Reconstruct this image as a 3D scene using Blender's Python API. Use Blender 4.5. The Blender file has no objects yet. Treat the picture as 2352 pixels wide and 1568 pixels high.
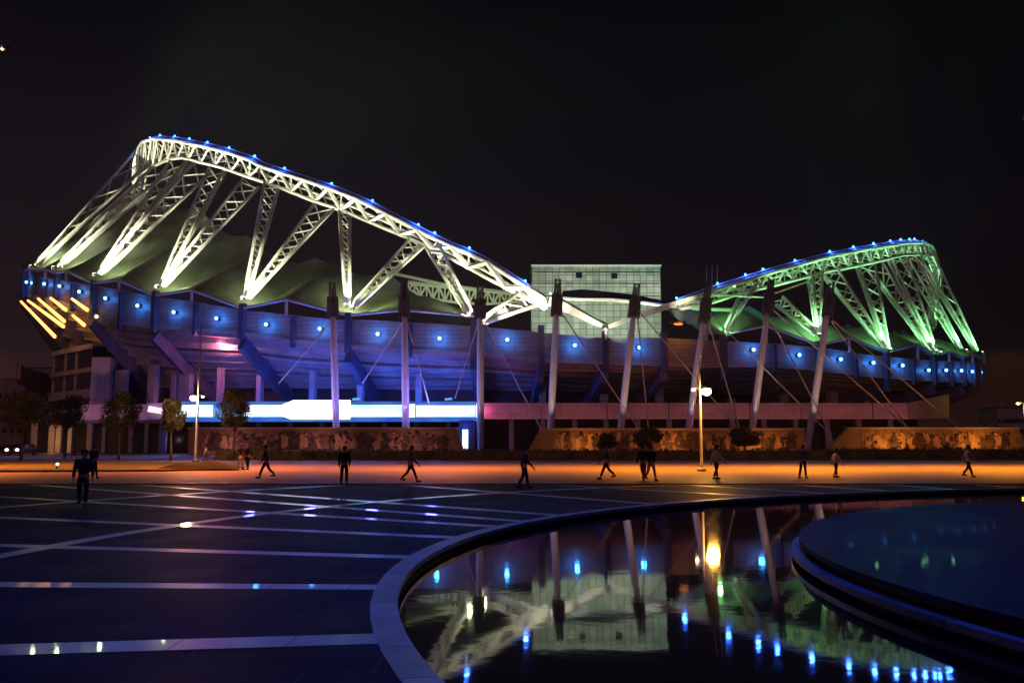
import bpy, bmesh, math, random
from mathutils import Vector, Matrix
rnd = random.Random(7)
PI = math.pi
sc = bpy.context.scene
COL = sc.collection
# ------------------------------------------------------------------ camera model (photo measured on a 2352 x 1568 grid)
F, PIT, H = 2000.0, math.atan(224/2000.0), 2.0
CP, SP = math.cos(PIT), math.sin(PIT)
def ray(px, py):
    u = (px-1176)/F; v = (784-py)/F
    return Vector((u, CP-v*SP, SP+v*CP))
def G(px, py, z=0.0):
    r = ray(px, py); t = (z-H)/r.z
    return Vector((r.x*t, r.y*t, z))
def D3(px, py, D):
    r = ray(px, py); t = D/r.y
    return Vector((r.x*t, D, H+r.z*t))
SC = Vector((-2.74, 238.9))          # plan centre of the round stadium
def CYL(px, py, R):
    r = ray(px, py); d = Vector((r.x, r.y)); a = d.dot(d); b = d.dot(SC); c = SC.dot(SC)-R*R
    disc = b*b-a*c
    t = (b-math.sqrt(disc))/a if disc > 0 else b/a
    return Vector((r.x*t, r.y*t, H+r.z*t))
def TH(p): return math.atan2(p.x-SC.x, -(p.y-SC.y))
def POL(th, R, z): return Vector((SC.x+R*math.sin(th), SC.y-R*math.cos(th), z))
def lerp(tab, x):
    if x <= tab[0][0]: return tab[0][1]
    for (a, b), (c, d) in zip(tab, tab[1:]):
        if x <= c: return b+(d-b)*(x-a)/(c-a) if c > a else d
    return tab[-1][1]
def radial(p):
    v = Vector((p.x-SC.x, p.y-SC.y, 0)); return v.normalized()
# ------------------------------------------------------------------ materials
def nodes_of(m):
    m.use_nodes = True; return m.node_tree.nodes, m.node_tree.links
def mat(name, col, rough=.6, metal=0.0, var=.25, scale=1.0, bump=0.0, bscale=8.0, spec=.5, col2=None):
    m = bpy.data.materials.new(name); N, L = nodes_of(m); b = N['Principled BSDF']
    b.inputs['Roughness'].default_value = rough; b.inputs['Metallic'].default_value = metal
    b.inputs['Specular IOR Level'].default_value = spec
    tc = N.new('ShaderNodeTexCoord'); nz = N.new('ShaderNodeTexNoise'); nz.inputs['Scale'].default_value = scale
    nz.inputs['Detail'].default_value = 6; L.new(tc.outputs['Object'], nz.inputs['Vector'])
    cr = N.new('ShaderNodeValToRGB'); lo = [c*(1-var) for c in col]; hi = [min(1, c*(1+var)) for c in (col2 or col)]
    cr.color_ramp.elements[0].color = (*lo, 1); cr.color_ramp.elements[1].color = (*hi, 1)
    cr.color_ramp.elements[0].position = .3; cr.color_ramp.elements[1].position = .7
    L.new(nz.outputs['Fac'], cr.inputs['Fac']); L.new(cr.outputs['Color'], b.inputs['Base Color'])
    if bump:
        n2 = N.new('ShaderNodeTexNoise'); n2.inputs['Scale'].default_value = bscale; n2.inputs['Detail'].default_value = 4
        L.new(tc.outputs['Object'], n2.inputs['Vector'])
        bp = N.new('ShaderNodeBump'); bp.inputs['Strength'].default_value = bump; bp.inputs['Distance'].default_value = .05
        L.new(n2.outputs['Fac'], bp.inputs['Height']); L.new(bp.outputs['Normal'], b.inputs['Normal'])
    return m
def emit(name, col, s):
    m = bpy.data.materials.new(name); N, L = nodes_of(m); b = N['Principled BSDF']
    b.inputs['Base Color'].default_value = (*col, 1); b.inputs['Emission Color'].default_value = (*col, 1)
    b.inputs['Emission Strength'].default_value = s; b.inputs['Roughness'].default_value = .4
    return m
def grid_mat(name, col, line, sx, sy, mortar, rough=.5, off=0.0, var=.1, spec=.5, bump=.3, vec='Object', swz=False, tint=None, coat=0):
    """stone slabs or metal panels with joints (brick texture)"""
    m = bpy.data.materials.new(name); N, L = nodes_of(m); b = N['Principled BSDF']
    tc = N.new('ShaderNodeTexCoord'); br = N.new('ShaderNodeTexBrick')
    src = tc.outputs[vec]
    if swz:
        sp = N.new('ShaderNodeSeparateXYZ'); cb = N.new('ShaderNodeCombineXYZ'); L.new(src, sp.inputs[0])
        L.new(sp.outputs['X'], cb.inputs['X']); L.new(sp.outputs['Z'], cb.inputs['Y']); src = cb.outputs[0]
    L.new(src, br.inputs['Vector']); br.offset = off
    br.inputs['Scale'].default_value = 1; br.inputs['Brick Width'].default_value = sx; br.inputs['Row Height'].default_value = sy
    br.inputs['Mortar Size'].default_value = mortar; br.inputs['Mortar Smooth'].default_value = .2
    br.inputs['Color1'].default_value = (*[c*(1-var) for c in col], 1); br.inputs['Color2'].default_value = (*[c*(1+var) for c in col], 1)
    br.inputs['Mortar'].default_value = (*line, 1)
    nz = N.new('ShaderNodeTexNoise'); nz.inputs['Scale'].default_value = .7; nz.inputs['Detail'].default_value = 8; L.new(tc.outputs['Object'], nz.inputs['Vector'])
    mx = N.new('ShaderNodeMix'); mx.data_type = 'RGBA'; mx.blend_type = 'MULTIPLY'; mx.inputs['Factor'].default_value = .5
    L.new(br.outputs['Color'], mx.inputs[6]); L.new(nz.outputs['Fac'], mx.inputs[7]); L.new(mx.outputs[2], b.inputs['Base Color'])
    mr = N.new('ShaderNodeMapRange'); mr.inputs['To Min'].default_value = rough*.7; mr.inputs['To Max'].default_value = rough*1.3
    L.new(nz.outputs['Fac'], mr.inputs['Value']); L.new(mr.outputs[0], b.inputs['Roughness'])
    b.inputs['Specular IOR Level'].default_value = spec
    b.inputs['Coat Weight'].default_value = coat; b.inputs['Coat Roughness'].default_value = .04
    if tint: b.inputs['Specular Tint'].default_value = (*tint, 1)
    bp = N.new('ShaderNodeBump'); bp.inputs['Strength'].default_value = bump; bp.inputs['Distance'].default_value = .01
    L.new(br.outputs['Fac'], bp.inputs['Height']); bp.invert = True; L.new(bp.outputs['Normal'], b.inputs['Normal'])
    return m
M = {}
HAZE = .0001
M['ground'] = mat('asphalt', (.03, .03, .032), .7, var=.3, scale=.3, bump=.3)
M['plaza'] = grid_mat('dark_granite', (.012, .013, .03), (.03, .03, .05), 1.2, .6, .014, .6, .5, .35, .02)
M['strip'] = grid_mat('pale_granite', (.26, .26, .32), (.03, .03, .035), 1.1, 30, .012, .34, 0, .18, .3, .25, coat=.25)
M['coping'] = grid_mat('coping_granite', (.14, .14, .17), (.02, .02, .02), 1.6, 30, .008, .4, 0, .25, .2, .3)
M['road'] = grid_mat('road_paving', (.38, .28, .2), (.12, .1, .08), 1.0, .5, .02, .6, .5, .15, .2)
M['pavement'] = mat('pavement', (.42, .4, .42), .7, var=.2, scale=.4)
M['lawn'] = mat('lawn_grass', (.08, .075, .025), .9, var=.5, scale=1.5, bump=1, bscale=30, col2=(.1, .1, .03))
M['white_steel'] = mat('white_steel', (.78, .78, .75), .45, var=.08, scale=.7)
M['rail_steel'] = mat('rail_steel', (.55, .55, .58), .4, var=.1, scale=.7)
M['mast'] = mat('mast_paint', (.66, .63, .63), .5, var=.12, scale=.5)
M['dark_steel'] = mat('dark_steel', (.06, .05, .06), .5, .3, var=.3, scale=2)
M['head_steel'] = mat('mast_head_steel', (.09, .1, .11), .5, .1, var=.3, scale=2)
M['grey_steel'] = mat('grey_steel', (.2, .2, .21), .5, .2, var=.2)
M['fabric'] = mat('membrane_fabric', (.31, .33, .29), .65, var=.3, scale=.25)
M['concrete'] = mat('concrete', (.31, .31, .32), .8, var=.25, scale=.35, bump=.2)
M['pale_concrete'] = grid_mat('pale_concrete_panel', (.5, .48, .5), (.2, .19, .2), 2.4, 1.1, .02, .7, 0, .08, .3, .2, swz=True)
M['band'] = grid_mat('rim_cladding', (.42, .43, .46), (.2, .2, .22), 3.2, .6, .03, .45, 0, .1, .5, .3, swz=True)
M['raker'] = mat('raker_concrete', (.1, .11, .17), .75, var=.25, scale=.4)
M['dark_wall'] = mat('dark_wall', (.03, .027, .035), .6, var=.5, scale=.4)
M['glass'] = mat('dark_glass', (.015, .015, .025), .1, var=.3, spec=.8)
M['panel'] = grid_mat('green_white_panel', (.5, .53, .48), (.1, .12, .1), 1.18, 1.05, .05, .5, 0, .22, .5, .4, swz=True)
M['stone'] = grid_mat('relief_stone', (.3, .22, .16), (.2, .16, .12), 1.4, .7, .015, .75, .5, .12, .3, .3, swz=True)
M['bronze'] = mat('relief_bronze', (.065, .045, .038), .55, .3, var=.6, scale=1.2, bump=.8, bscale=3)
M['relief_pale'] = mat('relief_pale', (.36, .25, .17), .7, var=.3, scale=1.2, bump=.6, bscale=4)
M['relief_field'] = mat('relief_field', (.2, .14, .1), .75, var=.55, scale=1.6, bump=.8, bscale=5)
M['basin'] = mat('near_black_wall', (.006, .006, .008), .7, var=.4, spec=.08)
M['leaf'] = mat('tree_leaf', (.03, .045, .014), .7, var=.6, scale=.9, col2=(.06, .07, .02))
M['hedge'] = mat('hedge_leaf', (.07, .05, .025), .7, var=.6, scale=.8, col2=(.1, .08, .03))
M['bark'] = mat('bark', (.1, .07, .05), .85, var=.4, scale=4, bump=.5)
M['skin'] = mat('skin', (.45, .28, .2), .6, var=.1)
M['hair'] = mat('hair', (.015, .012, .01), .6, var=.2)
M['black_cloth'] = mat('black_cloth', (.012, .012, .018), .85, var=.4, scale=6)
M['navy_cloth'] = mat('navy_cloth', (.02, .025, .07), .85, var=.3, scale=6)
M['denim'] = mat('denim', (.06, .09, .18), .85, var=.3, scale=6)
M['pale_cloth'] = mat('pale_cloth', (.5, .46, .44), .85, var=.15, scale=6)
M['red_cloth'] = mat('dark_red_cloth', (.16, .03, .04), .85, var=.3, scale=6)
M['violet_cloth'] = mat('violet_cloth', (.16, .13, .42), .85, var=.2, scale=6)
M['blue_cloth'] = mat('blue_cloth', (.08, .1, .3), .85, var=.2, scale=6)
M['green_cloth'] = mat('olive_cloth', (.06, .07, .05), .85, var=.3, scale=6)
M['car'] = mat('car_paint', (.1, .03, .03), .25, .2, var=.05)
M['rubber'] = mat('rubber', (.02, .02, .02), .8)
M['blue_lamp'] = emit('blue_lamp', (.1, .38, 1), 14)
M['roof_lamp'] = emit('roof_blue_lamp', (.06, .2, 1), 9)
M['tube'] = emit('orange_tube', (1, .42, .1), 3.2)
M['lamp_warm'] = emit('lamp_warm', (1, .8, .5), 14)
M['lamp_pink'] = emit('lamp_pink', (1, .85, .85), 14)
M['sodium'] = emit('sodium_lamp', (1, .5, .1), 12)
M['red_lamp'] = emit('red_lamp', (1, .5, .4), 10)
M['flood'] = emit('flood_lens', (1, 1, .8), 8)
M['flood_green'] = emit('flood_lens_green', (.75, 1, .75), 8)
M['led_white'] = None
def led(name, c1, c2, s, sc_=.6):
    m = bpy.data.materials.new(name); N, L = nodes_of(m); b = N['Principled BSDF']
    tc = N.new('ShaderNodeTexCoord'); mp = N.new('ShaderNodeMapping'); mp.inputs['Scale'].default_value = (.35, 1, 1.6)
    nz = N.new('ShaderNodeTexNoise'); nz.inputs['Scale'].default_value = sc_; nz.inputs['Detail'].default_value = 3
    L.new(tc.outputs['Object'], mp.inputs[0]); L.new(mp.outputs[0], nz.inputs['Vector'])
    cr = N.new('ShaderNodeValToRGB'); cr.color_ramp.elements[0].position = .35; cr.color_ramp.elements[1].position = .65
    cr.color_ramp.elements[0].color = (*c1, 1); cr.color_ramp.elements[1].color = (*c2, 1)
    L.new(nz.outputs['Fac'], cr.inputs[0]); L.new(cr.outputs[0], b.inputs['Emission Color']); b.inputs['Emission Strength'].default_value = s
    b.inputs['Base Color'].default_value = (.02, .02, .02, 1)
    return m
M['led_white'] = led('led_white', (.4, .8, 1), (1, .93, .95), 1.7)
M['led_big'] = led('led_big', (.75, .85, 1), (1, .95, .88), 2.2)
M['led_blue'] = led('led_blue', (.01, .06, .45), (.03, .2, .6), 1.0)
M['led_pink'] = led('led_pink', (.9, .05, .25), (1, .25, .4), .8)
M['led_dim'] = led('led_dim', (.02, .1, .5), (.15, .4, .8), 1.1)
M['door_light'] = emit('door_light', (.65, .95, .75), 1.6)
def joint_mat(name, col, centre, count, rough, spec):
    m = mat(name, col, rough, var=.3, scale=1.5, bump=.2, bscale=20, spec=spec); N, L = nodes_of(m); b = N['Principled BSDF']
    tc = N.new('ShaderNodeTexCoord'); mp = N.new('ShaderNodeMapping'); mp.inputs['Location'].default_value = (-centre[0], -centre[1], 0); L.new(tc.outputs['Object'], mp.inputs[0])
    g = N.new('ShaderNodeTexGradient'); g.gradient_type = 'RADIAL'; L.new(mp.outputs[0], g.inputs[0])
    a = N.new('ShaderNodeMath'); a.operation = 'MULTIPLY'; a.inputs[1].default_value = count; L.new(g.outputs['Fac'], a.inputs[0])
    f = N.new('ShaderNodeMath'); f.operation = 'FRACT'; L.new(a.outputs[0], f.inputs[0])
    c = N.new('ShaderNodeMath'); c.operation = 'GREATER_THAN'; c.inputs[1].default_value = .02; L.new(f.outputs[0], c.inputs[0])
    fl = N.new('ShaderNodeMath'); fl.operation = 'FLOOR'; L.new(a.outputs[0], fl.inputs[0]); wn = N.new('ShaderNodeTexWhiteNoise'); wn.noise_dimensions = '1D'; L.new(fl.outputs[0], wn.inputs['W'])
    mr = N.new('ShaderNodeMapRange'); mr.inputs['To Min'].default_value = .72; mr.inputs['To Max'].default_value = 1.0; L.new(wn.outputs['Value'], mr.inputs['Value'])
    m1 = N.new('ShaderNodeMath'); m1.operation = 'MULTIPLY'; L.new(c.outputs[0], m1.inputs[0]); L.new(mr.outputs[0], m1.inputs[1])
    mx = N.new('ShaderNodeMix'); mx.data_type = 'RGBA'; mx.blend_type = 'MULTIPLY'; mx.inputs['Factor'].default_value = 1
    src = b.inputs['Base Color'].links[0].from_socket; L.new(src, mx.inputs[6]); L.new(m1.outputs[0], mx.inputs[7]); L.new(mx.outputs[2], b.inputs['Base Color'])
    return m
M['rim_stone'] = joint_mat('rim_stone', (.15, .15, .185), (35.0, 0), 190, .4, .2)
M['ledge_stone'] = joint_mat('ledge_stone', (.13, .13, .17), (0, 0), 76, .4, .2)
# water
m = bpy.data.materials.new('pond_water'); N, L = nodes_of(m); b = N['Principled BSDF']
b.inputs['Base Color'].default_value = (.002, .002, .003, 1); b.inputs['Roughness'].default_value = .036; b.inputs['IOR'].default_value = 1.75
tc = N.new('ShaderNodeTexCoord'); nz = N.new('ShaderNodeTexNoise'); nz.inputs['Scale'].default_value = 2.2; nz.inputs['Detail'].default_value = 3
L.new(tc.outputs['Object'], nz.inputs['Vector']); bp = N.new('ShaderNodeBump'); bp.inputs['Strength'].default_value = .022; bp.inputs['Distance'].default_value = .05
L.new(nz.outputs['Fac'], bp.inputs['Height']); L.new(bp.outputs['Normal'], b.inputs['Normal']); M['water'] = m
# ------------------------------------------------------------------ mesh helpers
BASE = {}; LAST = [None]
class MB:
    def __init__(s): s.v = []; s.f = []
    def tube(s, p0, p1, r0, r1=None, n=6, cap=True):
        return s.path([p0, p1], [r0, r0 if r1 is None else r1], n, cap)
    def path(s, pts, rad, n=6, cap=True):
        pts = [Vector(p) for p in pts]
        if not isinstance(rad, (list, tuple)): rad = [rad]*len(pts)
        o = len(s.v); prev = None
        for i, p in enumerate(pts):
            d = (pts[min(i+1, len(pts)-1)]-pts[max(i-1, 0)])
            d = d.normalized() if d.length > 1e-9 else Vector((0, 0, 1))
            if prev is None:
                a = Vector((0, 0, 1)) if abs(d.z) < .9 else Vector((1, 0, 0))
                x = d.cross(a).normalized()
            else:
                x = (prev-d*prev.dot(d)); x = x.normalized() if x.length > 1e-6 else d.orthogonal().normalized()
            prev = x; y = d.cross(x)
            for k in range(n):
                t = 2*PI*k/n; s.v.append(p+(x*math.cos(t)+y*math.sin(t))*rad[i])
        for i in range(len(pts)-1):
            for k in range(n):
                a = o+i*n+k; b = o+i*n+(k+1) % n
                s.f.append((a, b, b+n, a+n))
        if cap:
            s.f.append(tuple(o+k for k in reversed(range(n)))); e = o+(len(pts)-1)*n; s.f.append(tuple(e+k for k in range(n)))
        return s
    def beam(s, p0, p1, w, h, up=Vector((0, 0, 1)), w1=None, h1=None):
        p0 = Vector(p0); p1 = Vector(p1); d = (p1-p0).normalized(); x = d.cross(up).normalized(); y = x.cross(d)
        o = len(s.v)
        for p, ww, hh in ((p0, w, h), (p1, w1 or w, h1 or h)):
            for a, b in ((-1, -1), (1, -1), (1, 1), (-1, 1)): s.v.append(p+x*(a*ww/2)+y*(b*hh/2))
        s.f += [(o+3, o+2, o+1, o), (o+4, o+5, o+6, o+7)]+[(o+k, o+(k+1) % 4, o+4+(k+1) % 4, o+4+k) for k in range(4)]
        return s
    def box(s, x0, x1, y0, y1, z0, z1):
        o = len(s.v)
        for z in (z0, z1):
            for x, y in ((x0, y0), (x1, y0), (x1, y1), (x0, y1)): s.v.append(Vector((x, y, z)))
        s.f += [(o+3, o+2, o+1, o), (o+4, o+5, o+6, o+7)]+[(o+k, o+(k+1) % 4, o+4+(k+1) % 4, o+4+k) for k in range(4)]
        return s
    def prism(s, poly, d):
        """closed polygon (list of Vectors) extruded by vector d"""
        o = len(s.v); n = len(poly); d = Vector(d)
        s.v += [Vector(p) for p in poly]+[Vector(p)+d for p in poly]
        s.f += [tuple(o+k for k in reversed(range(n))), tuple(o+n+k for k in range(n))]+[(o+k, o+(k+1) % n, o+n+(k+1) % n, o+n+k) for k in range(n)]
        return s
    def grid(s, rows):
        o = len(s.v); w = len(rows[0])
        for r in rows: s.v += [Vector(p) for p in r]
        for i in range(len(rows)-1):
            for k in range(w-1):
                a = o+i*w+k; s.f.append((a, a+1, a+w+1, a+w))
        return s
    def ball(s, c, r, nu=8, nv=6, sq=(1, 1, 1)):
        c = Vector(c); o = len(s.v)
        for j in range(nv+1):
            ph = PI*j/nv
            for k in range(nu):
                t = 2*PI*k/nu
                s.v.append(c+Vector((r*sq[0]*math.sin(ph)*math.cos(t), r*sq[1]*math.sin(ph)*math.sin(t), r*sq[2]*math.cos(ph))))
        for j in range(nv):
            for k in range(nu):
                a = o+j*nu+k; b = o+j*nu+(k+1) % nu
                s.f.append((a, a+nu, b+nu, b))
        return s
    def lathe(s, c, prof, n=12):
        c = Vector(c); o = len(s.v)
        for r, z in prof:
            for k in range(n):
                t = 2*PI*k/n; s.v.append(c+Vector((r*math.cos(t), r*math.sin(t), z)))
        for j in range(len(prof)-1):
            for k in range(n):
                a = o+j*n+k; b = o+j*n+(k+1) % n; s.f.append((a, b, b+n, a+n))
        s.f.append(tuple(o+k for k in reversed(range(n)))); e = o+(len(prof)-1)*n; s.f.append(tuple(e+k for k in range(n)))
        return s
    def build(s, name, m, parent=None, smooth=False, base=None):
        b = BASE.get(parent.name, Vector()) if parent else (Vector(base) if base is not None else Vector())
        me = bpy.data.meshes.new(name); me.from_pydata([tuple(p-b) for p in s.v], [], s.f); me.update()
        if smooth: me.polygons.foreach_set('use_smooth', [True]*len(me.polygons))
        me.materials.append(m)
        o = bpy.data.objects.new(name, me); COL.objects.link(o)
        if parent: o.parent = parent
        elif base is not None: o.location = b
        BASE[o.name] = b; LAST[0] = o
        return o
def tag(o, label=None, cat=None, group=None, kind=None):
    if label: o['label'] = label
    if cat: o['category'] = cat
    if group: o['group'] = group
    if kind: o['kind'] = kind
    return o
def thing(name, loc, label, cat, group=None):
    o = bpy.data.objects.new(name, None); COL.objects.link(o); o.location = loc; o.empty_display_size = .3
    BASE[o.name] = Vector(loc); return tag(o, label, cat, group, 'thing')
def struct(o): return tag(o, kind='structure')
def lamp(name, typ, loc, col, e, size=.2, target=None, angle=40, blend=.6, linear=False):
    l = bpy.data.lights.new(name, typ); l.color = col; l.energy = e; l.shadow_soft_size = size
    o = bpy.data.objects.new(name, l); COL.objects.link(o); o.location = loc
    if typ == 'SPOT': l.spot_size = math.radians(angle); l.spot_blend = blend
    if target is not None:
        o.rotation_euler = (Vector(target)-Vector(loc)).to_track_quat('-Z', 'Y').to_euler()
    if linear:
        l.use_nodes = True; N = l.node_tree.nodes; L = l.node_tree.links
        em = N.get('Emission') or N.new('ShaderNodeEmission'); fo = N.new('ShaderNodeLightFalloff')
        fo.inputs['Strength'].default_value = 1; fo.inputs['Smooth'].default_value = 1.0
        L.new(fo.outputs['Linear'], em.inputs['Strength'])
    return o
# ------------------------------------------------------------------ world, sun, camera
SUN_EL, SUN_AZ = math.radians(9), math.radians(200)
w = bpy.data.worlds.new('World'); sc.world = w; w.use_nodes = True
N, L = w.node_tree.nodes, w.node_tree.links; bg = N['Background']; out = N['World Output']
sky = N.new('ShaderNodeTexSky'); sky.sky_type = 'NISHITA'; sky.sun_disc = False; sky.sun_elevation = math.radians(-9); sky.sun_rotation = SUN_AZ
bg.inputs['Strength'].default_value = .05; L.new(sky.outputs[0], bg.inputs['Color'])
tc = N.new('ShaderNodeTexCoord'); sp = N.new('ShaderNodeSeparateXYZ'); L.new(tc.outputs['Generated'], sp.inputs[0])
cr = N.new('ShaderNodeValToRGB'); e = cr.color_ramp.elements
e[0].position = 0; e[0].color = (.024, .0085, .007, 1); e[1].position = .5; e[1].color = (.0007, .0006, .0009, 1)
k = e.new(.10); k.color = (.0085, .0046, .0058, 1); k = e.new(.28); k.color = (.0042, .0031, .0042, 1)
L.new(sp.outputs['Z'], cr.inputs[0])
sd = N.new('ShaderNodeMapRange'); sd.inputs['From Min'].default_value = -.6; sd.inputs['From Max'].default_value = .55; sd.inputs['To Min'].default_value = 2.1; sd.inputs['To Max'].default_value = .5
L.new(sp.outputs['X'], sd.inputs['Value'])
nz = N.new('ShaderNodeTexNoise'); nz.inputs['Scale'].default_value = 2.0; nz.inputs['Detail'].default_value = 4; L.new(tc.outputs['Generated'], nz.inputs['Vector'])
mm = N.new('ShaderNodeMath'); mm.operation = 'MULTIPLY'; L.new(sd.outputs[0], mm.inputs[0])
nr = N.new('ShaderNodeMapRange'); nr.inputs['To Min'].default_value = .6; nr.inputs['To Max'].default_value = 1.4; L.new(nz.outputs['Fac'], nr.inputs['Value']); L.new(nr.outputs[0], mm.inputs[1])
b2 = N.new('ShaderNodeBackground'); L.new(cr.outputs[0], b2.inputs['Color']); L.new(mm.outputs[0], b2.inputs['Strength'])
ad = N.new('ShaderNodeAddShader'); L.new(bg.outputs[0], ad.inputs[0]); L.new(b2.outputs[0], ad.inputs[1]); L.new(ad.outputs[0], out.inputs['Surface'])
sl = bpy.data.lights.new('sun', 'SUN'); sl.energy = .13; sl.angle = math.radians(25); sl.color = (1, .42, .52)  # stands in for a pink city glow on the facades
so = bpy.data.objects.new('sun', sl); COL.objects.link(so)
so.rotation_euler = Vector((.22, 1, -math.tan(SUN_EL))).to_track_quat('-Z', 'Y').to_euler()
cam = bpy.data.cameras.new('camera'); co = bpy.data.objects.new('camera', cam); COL.objects.link(co); sc.camera = co
cam.lens = 36*F/2352; cam.sensor_width = 36; cam.clip_end = 5000; cam.clip_start = .1
co.location = (0, 0, H); co.rotation_euler = (PI/2+PIT, 0, 0)
sc.view_settings.view_transform = 'Standard'; sc.view_settings.look = 'None'; sc.view_settings.exposure = 0; sc.view_settings.gamma = 1
sc.cycles.use_denoising = True; sc.cycles.max_bounces = 5; sc.cycles.sample_clamp_indirect = 4
# ------------------------------------------------------------------ ground, plaza, road
PC = (33.13, 13.28, 35.0, 24.77)       # pond ellipse
def ell(c, n, grow=0.0, z=0.0, ph=0.0):
    return [Vector((c[0]+(c[2]+grow)*math.cos(2*PI*k/n+ph), c[1]+(c[3]+grow)*math.sin(2*PI*k/n+ph), z)) for k in range(n)]
def rect_hit(c, k, n, x0, x1, y0, y1):
    a = 2*PI*k/n; dx, dy = (c[2])*math.cos(a), (c[3])*math.sin(a); t = 1e9
    if dx > 1e-9: t = min(t, (x1-c[0])/dx)
    if dx < -1e-9: t = min(t, (x0-c[0])/dx)
    if dy > 1e-9: t = min(t, (y1-c[1])/dy)
    if dy < -1e-9: t = min(t, (y0-c[1])/dy)
    return Vector((c[0]+dx*t, c[1]+dy*t, 0))
def sheet_with_hole(name, m, x0, x1, y0, y1, z, n=192):
    mb = MB(); ins = ell(PC, n, 0, z); outs = []
    corners = [math.atan2((cy-PC[1])/PC[3], (cx-PC[0])/PC[2]) % (2*PI) for cx in (x0, x1) for cy in (y0, y1)]
    for k in range(n):
        p = rect_hit(PC, k, n, x0, x1, y0, y1); p.z = z; outs.append(p)
    for cxy in [(cx, cy) for cx in (x0, x1) for cy in (y0, y1)]:   # snap nearest to the corner
        q = Vector((*cxy, z)); i = min(range(n), key=lambda i: (outs[i]-q).length); outs[i] = q
    o = len(mb.v); mb.v += ins+outs
    for k in range(n):
        j = (k+1) % n; mb.f.append((k, n+k, n+j, j))
    return struct(mb.build(name, m))
sheet_with_hole('ground', M['ground'], -1600, 1700, -900, 3000, -.006)
sheet_with_hole('plaza', M['plaza'], -90, 110, -40, 39.2, 0)
def flat(name, m, poly, z):
    mb = MB(); mb.v = [Vector((p[0], p[1], z)) for p in poly]; mb.f = [tuple(range(len(poly)))]
    return struct(mb.build(name, m))
flat('road', M['road'], [(-140, 39.2), (160, 39.2), (160, 84), (-140, 84)], .002)
flat('forecourt', M['ground'], [(-160, 84), (170, 84), (170, 180), (-160, 180)], .001)
flat('pavement', M['pavement'], [(-95, 87), (-36, 87), (-40, 106), (-95, 106)], .006)
# kerb between road and plaza
mb = MB(); mb.box(-90, 110, 39.0, 39.25, 0, .05); struct(mb.build('kerb', M['coping']))
# pale strips of the plaza: spokes from the pond and rings around it
def strip_line(p, q, w):
    p = Vector((p.x, p.y, 0)); q = Vector((q.x, q.y, 0)); d = (q-p).normalized(); n = Vector((-d.y, d.x, 0)); L_ = (q-p).length
    mb = MB(); k = max(1, int(L_/1.5))
    mb.grid([[p+d*L_*i/k-n*w/2, p+d*L_*i/k+n*w/2] for i in range(k+1)])
    for v in mb.v: v.z = .004
    return struct(mb.build('paving_strip', M['strip']))
RC = Vector((19.5, 12.8))
def ext(a, b, x0):
    A = G(*a); B = G(*b); t = (x0-A.x)/(B.x-A.x); return A+(B-A)*t
spokes = [((0, 1492), (862, 1466), .46), ((0, 1342), (880, 1348), .40), ((0, 1252), (980, 1280), .40), ((0, 1188), (1050, 1234), .40), ((330, 1160), (1110, 1207), .4),
          ((280, 1128), (870, 1172), .4), ((470, 1124), (1300, 1184), .4), ((989, 1118), (1500, 1157), .4)]
def clip_pond(A, B, w):
    """pull B back onto the pond edge"""
    f = lambda p: ((p.x-PC[0])/(PC[2]-.1))**2+((p.y-PC[1])/(PC[3]-.1))**2
    P = A.copy(); d = (B-A).normalized()
    for i in range(4000):
        Q = P+d*.05
        if f(Q) < 1: break
        P = Q
    return P
for a, b, wd in spokes:
    A = G(*a); B = G(*b); d = (B-A).normalized()
    E_ = A-d*22
    if E_.y > 39: E_ = A-d*max(0, (39-A.y)/(-d.y) if d.y < 0 else 0)
    strip_line(E_, clip_pond(A, A+d*60, wd), wd)
for ang in (48, 56, 64, 72, 80, 88, 96, 104):
    a = math.radians(ang); dirv = Vector((-math.cos(a), math.sin(a), 0)); c0 = Vector((25, 13, 0))
    far = c0+dirv*((38.9-13)/max(.2, math.sin(a)))
    strip_line(far, clip_pond(far, c0, .4), .4)
for R_, wd in ((28.4, .40), (37.0, .40)):
    mb = MB(); rows = []
    for k in range(181):
        a = PI*.25+PI*1.1*k/180
        for_ = [RC+Vector((math.cos(a), math.sin(a)))*(R_+s*wd/2) for s in (-1, 1)]
        if for_[0].y < 38.9 and for_[1].y < 38.9 and ((for_[0].x-PC[0])/(PC[2]+.4))**2+((for_[0].y-PC[1])/(PC[3]+.4))**2 > 1: rows.append([Vector((*p, .007)) for p in for_])
        elif rows: break
    mb.grid(rows); struct(mb.build('paving_strip', M['strip']))
# ------------------------------------------------------------------ pond
WZ = -.17
mb = MB(); n = 192
mb.v = [Vector((PC[0], PC[1], WZ))]+ell(PC, n, -.2, WZ); mb.f = [(0, k+1, (k+1) % n+1) for k in range(n)]
struct(mb.build('pond_water', M['water']))
pr = thing('pond_border', (PC[0]-PC[2], PC[1], 0), 'curved granite rim around the dark pond in the foreground', 'pond rim')
mb = MB(); R1 = ell(PC, n, .02, .008); R0 = ell(PC, n, -.31, .008); R0b = ell(PC, n, -.31, -.07); R0c = ell(PC, n, -.26, -.07)
for ring in (R1, R0, R0b, R0c): mb.v += ring
for j in range(3):
    for k in range(n): mb.f.append((j*n+k, j*n+(k+1) % n, (j+1)*n+(k+1) % n, (j+1)*n+k))
mb.build('coping', M['rim_stone'], pr)
mb = MB(); mb.v = ell(PC, n, -.26, -.07)+ell(PC, n, -.26, -.9)
mb.f = [(k, (k+1) % n, n+(k+1) % n, n+k) for k in range(n)]; M['basin'] = mat('near_black_wall', (.008, .008, .01), .7, var=.4, spec=.08)  # near-black wall colour, reused for the podium ground floor
mb.build('basin_wall', M['basin'], pr)
IC = (19.63, 12.48, 14.9, 14.24)
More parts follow.
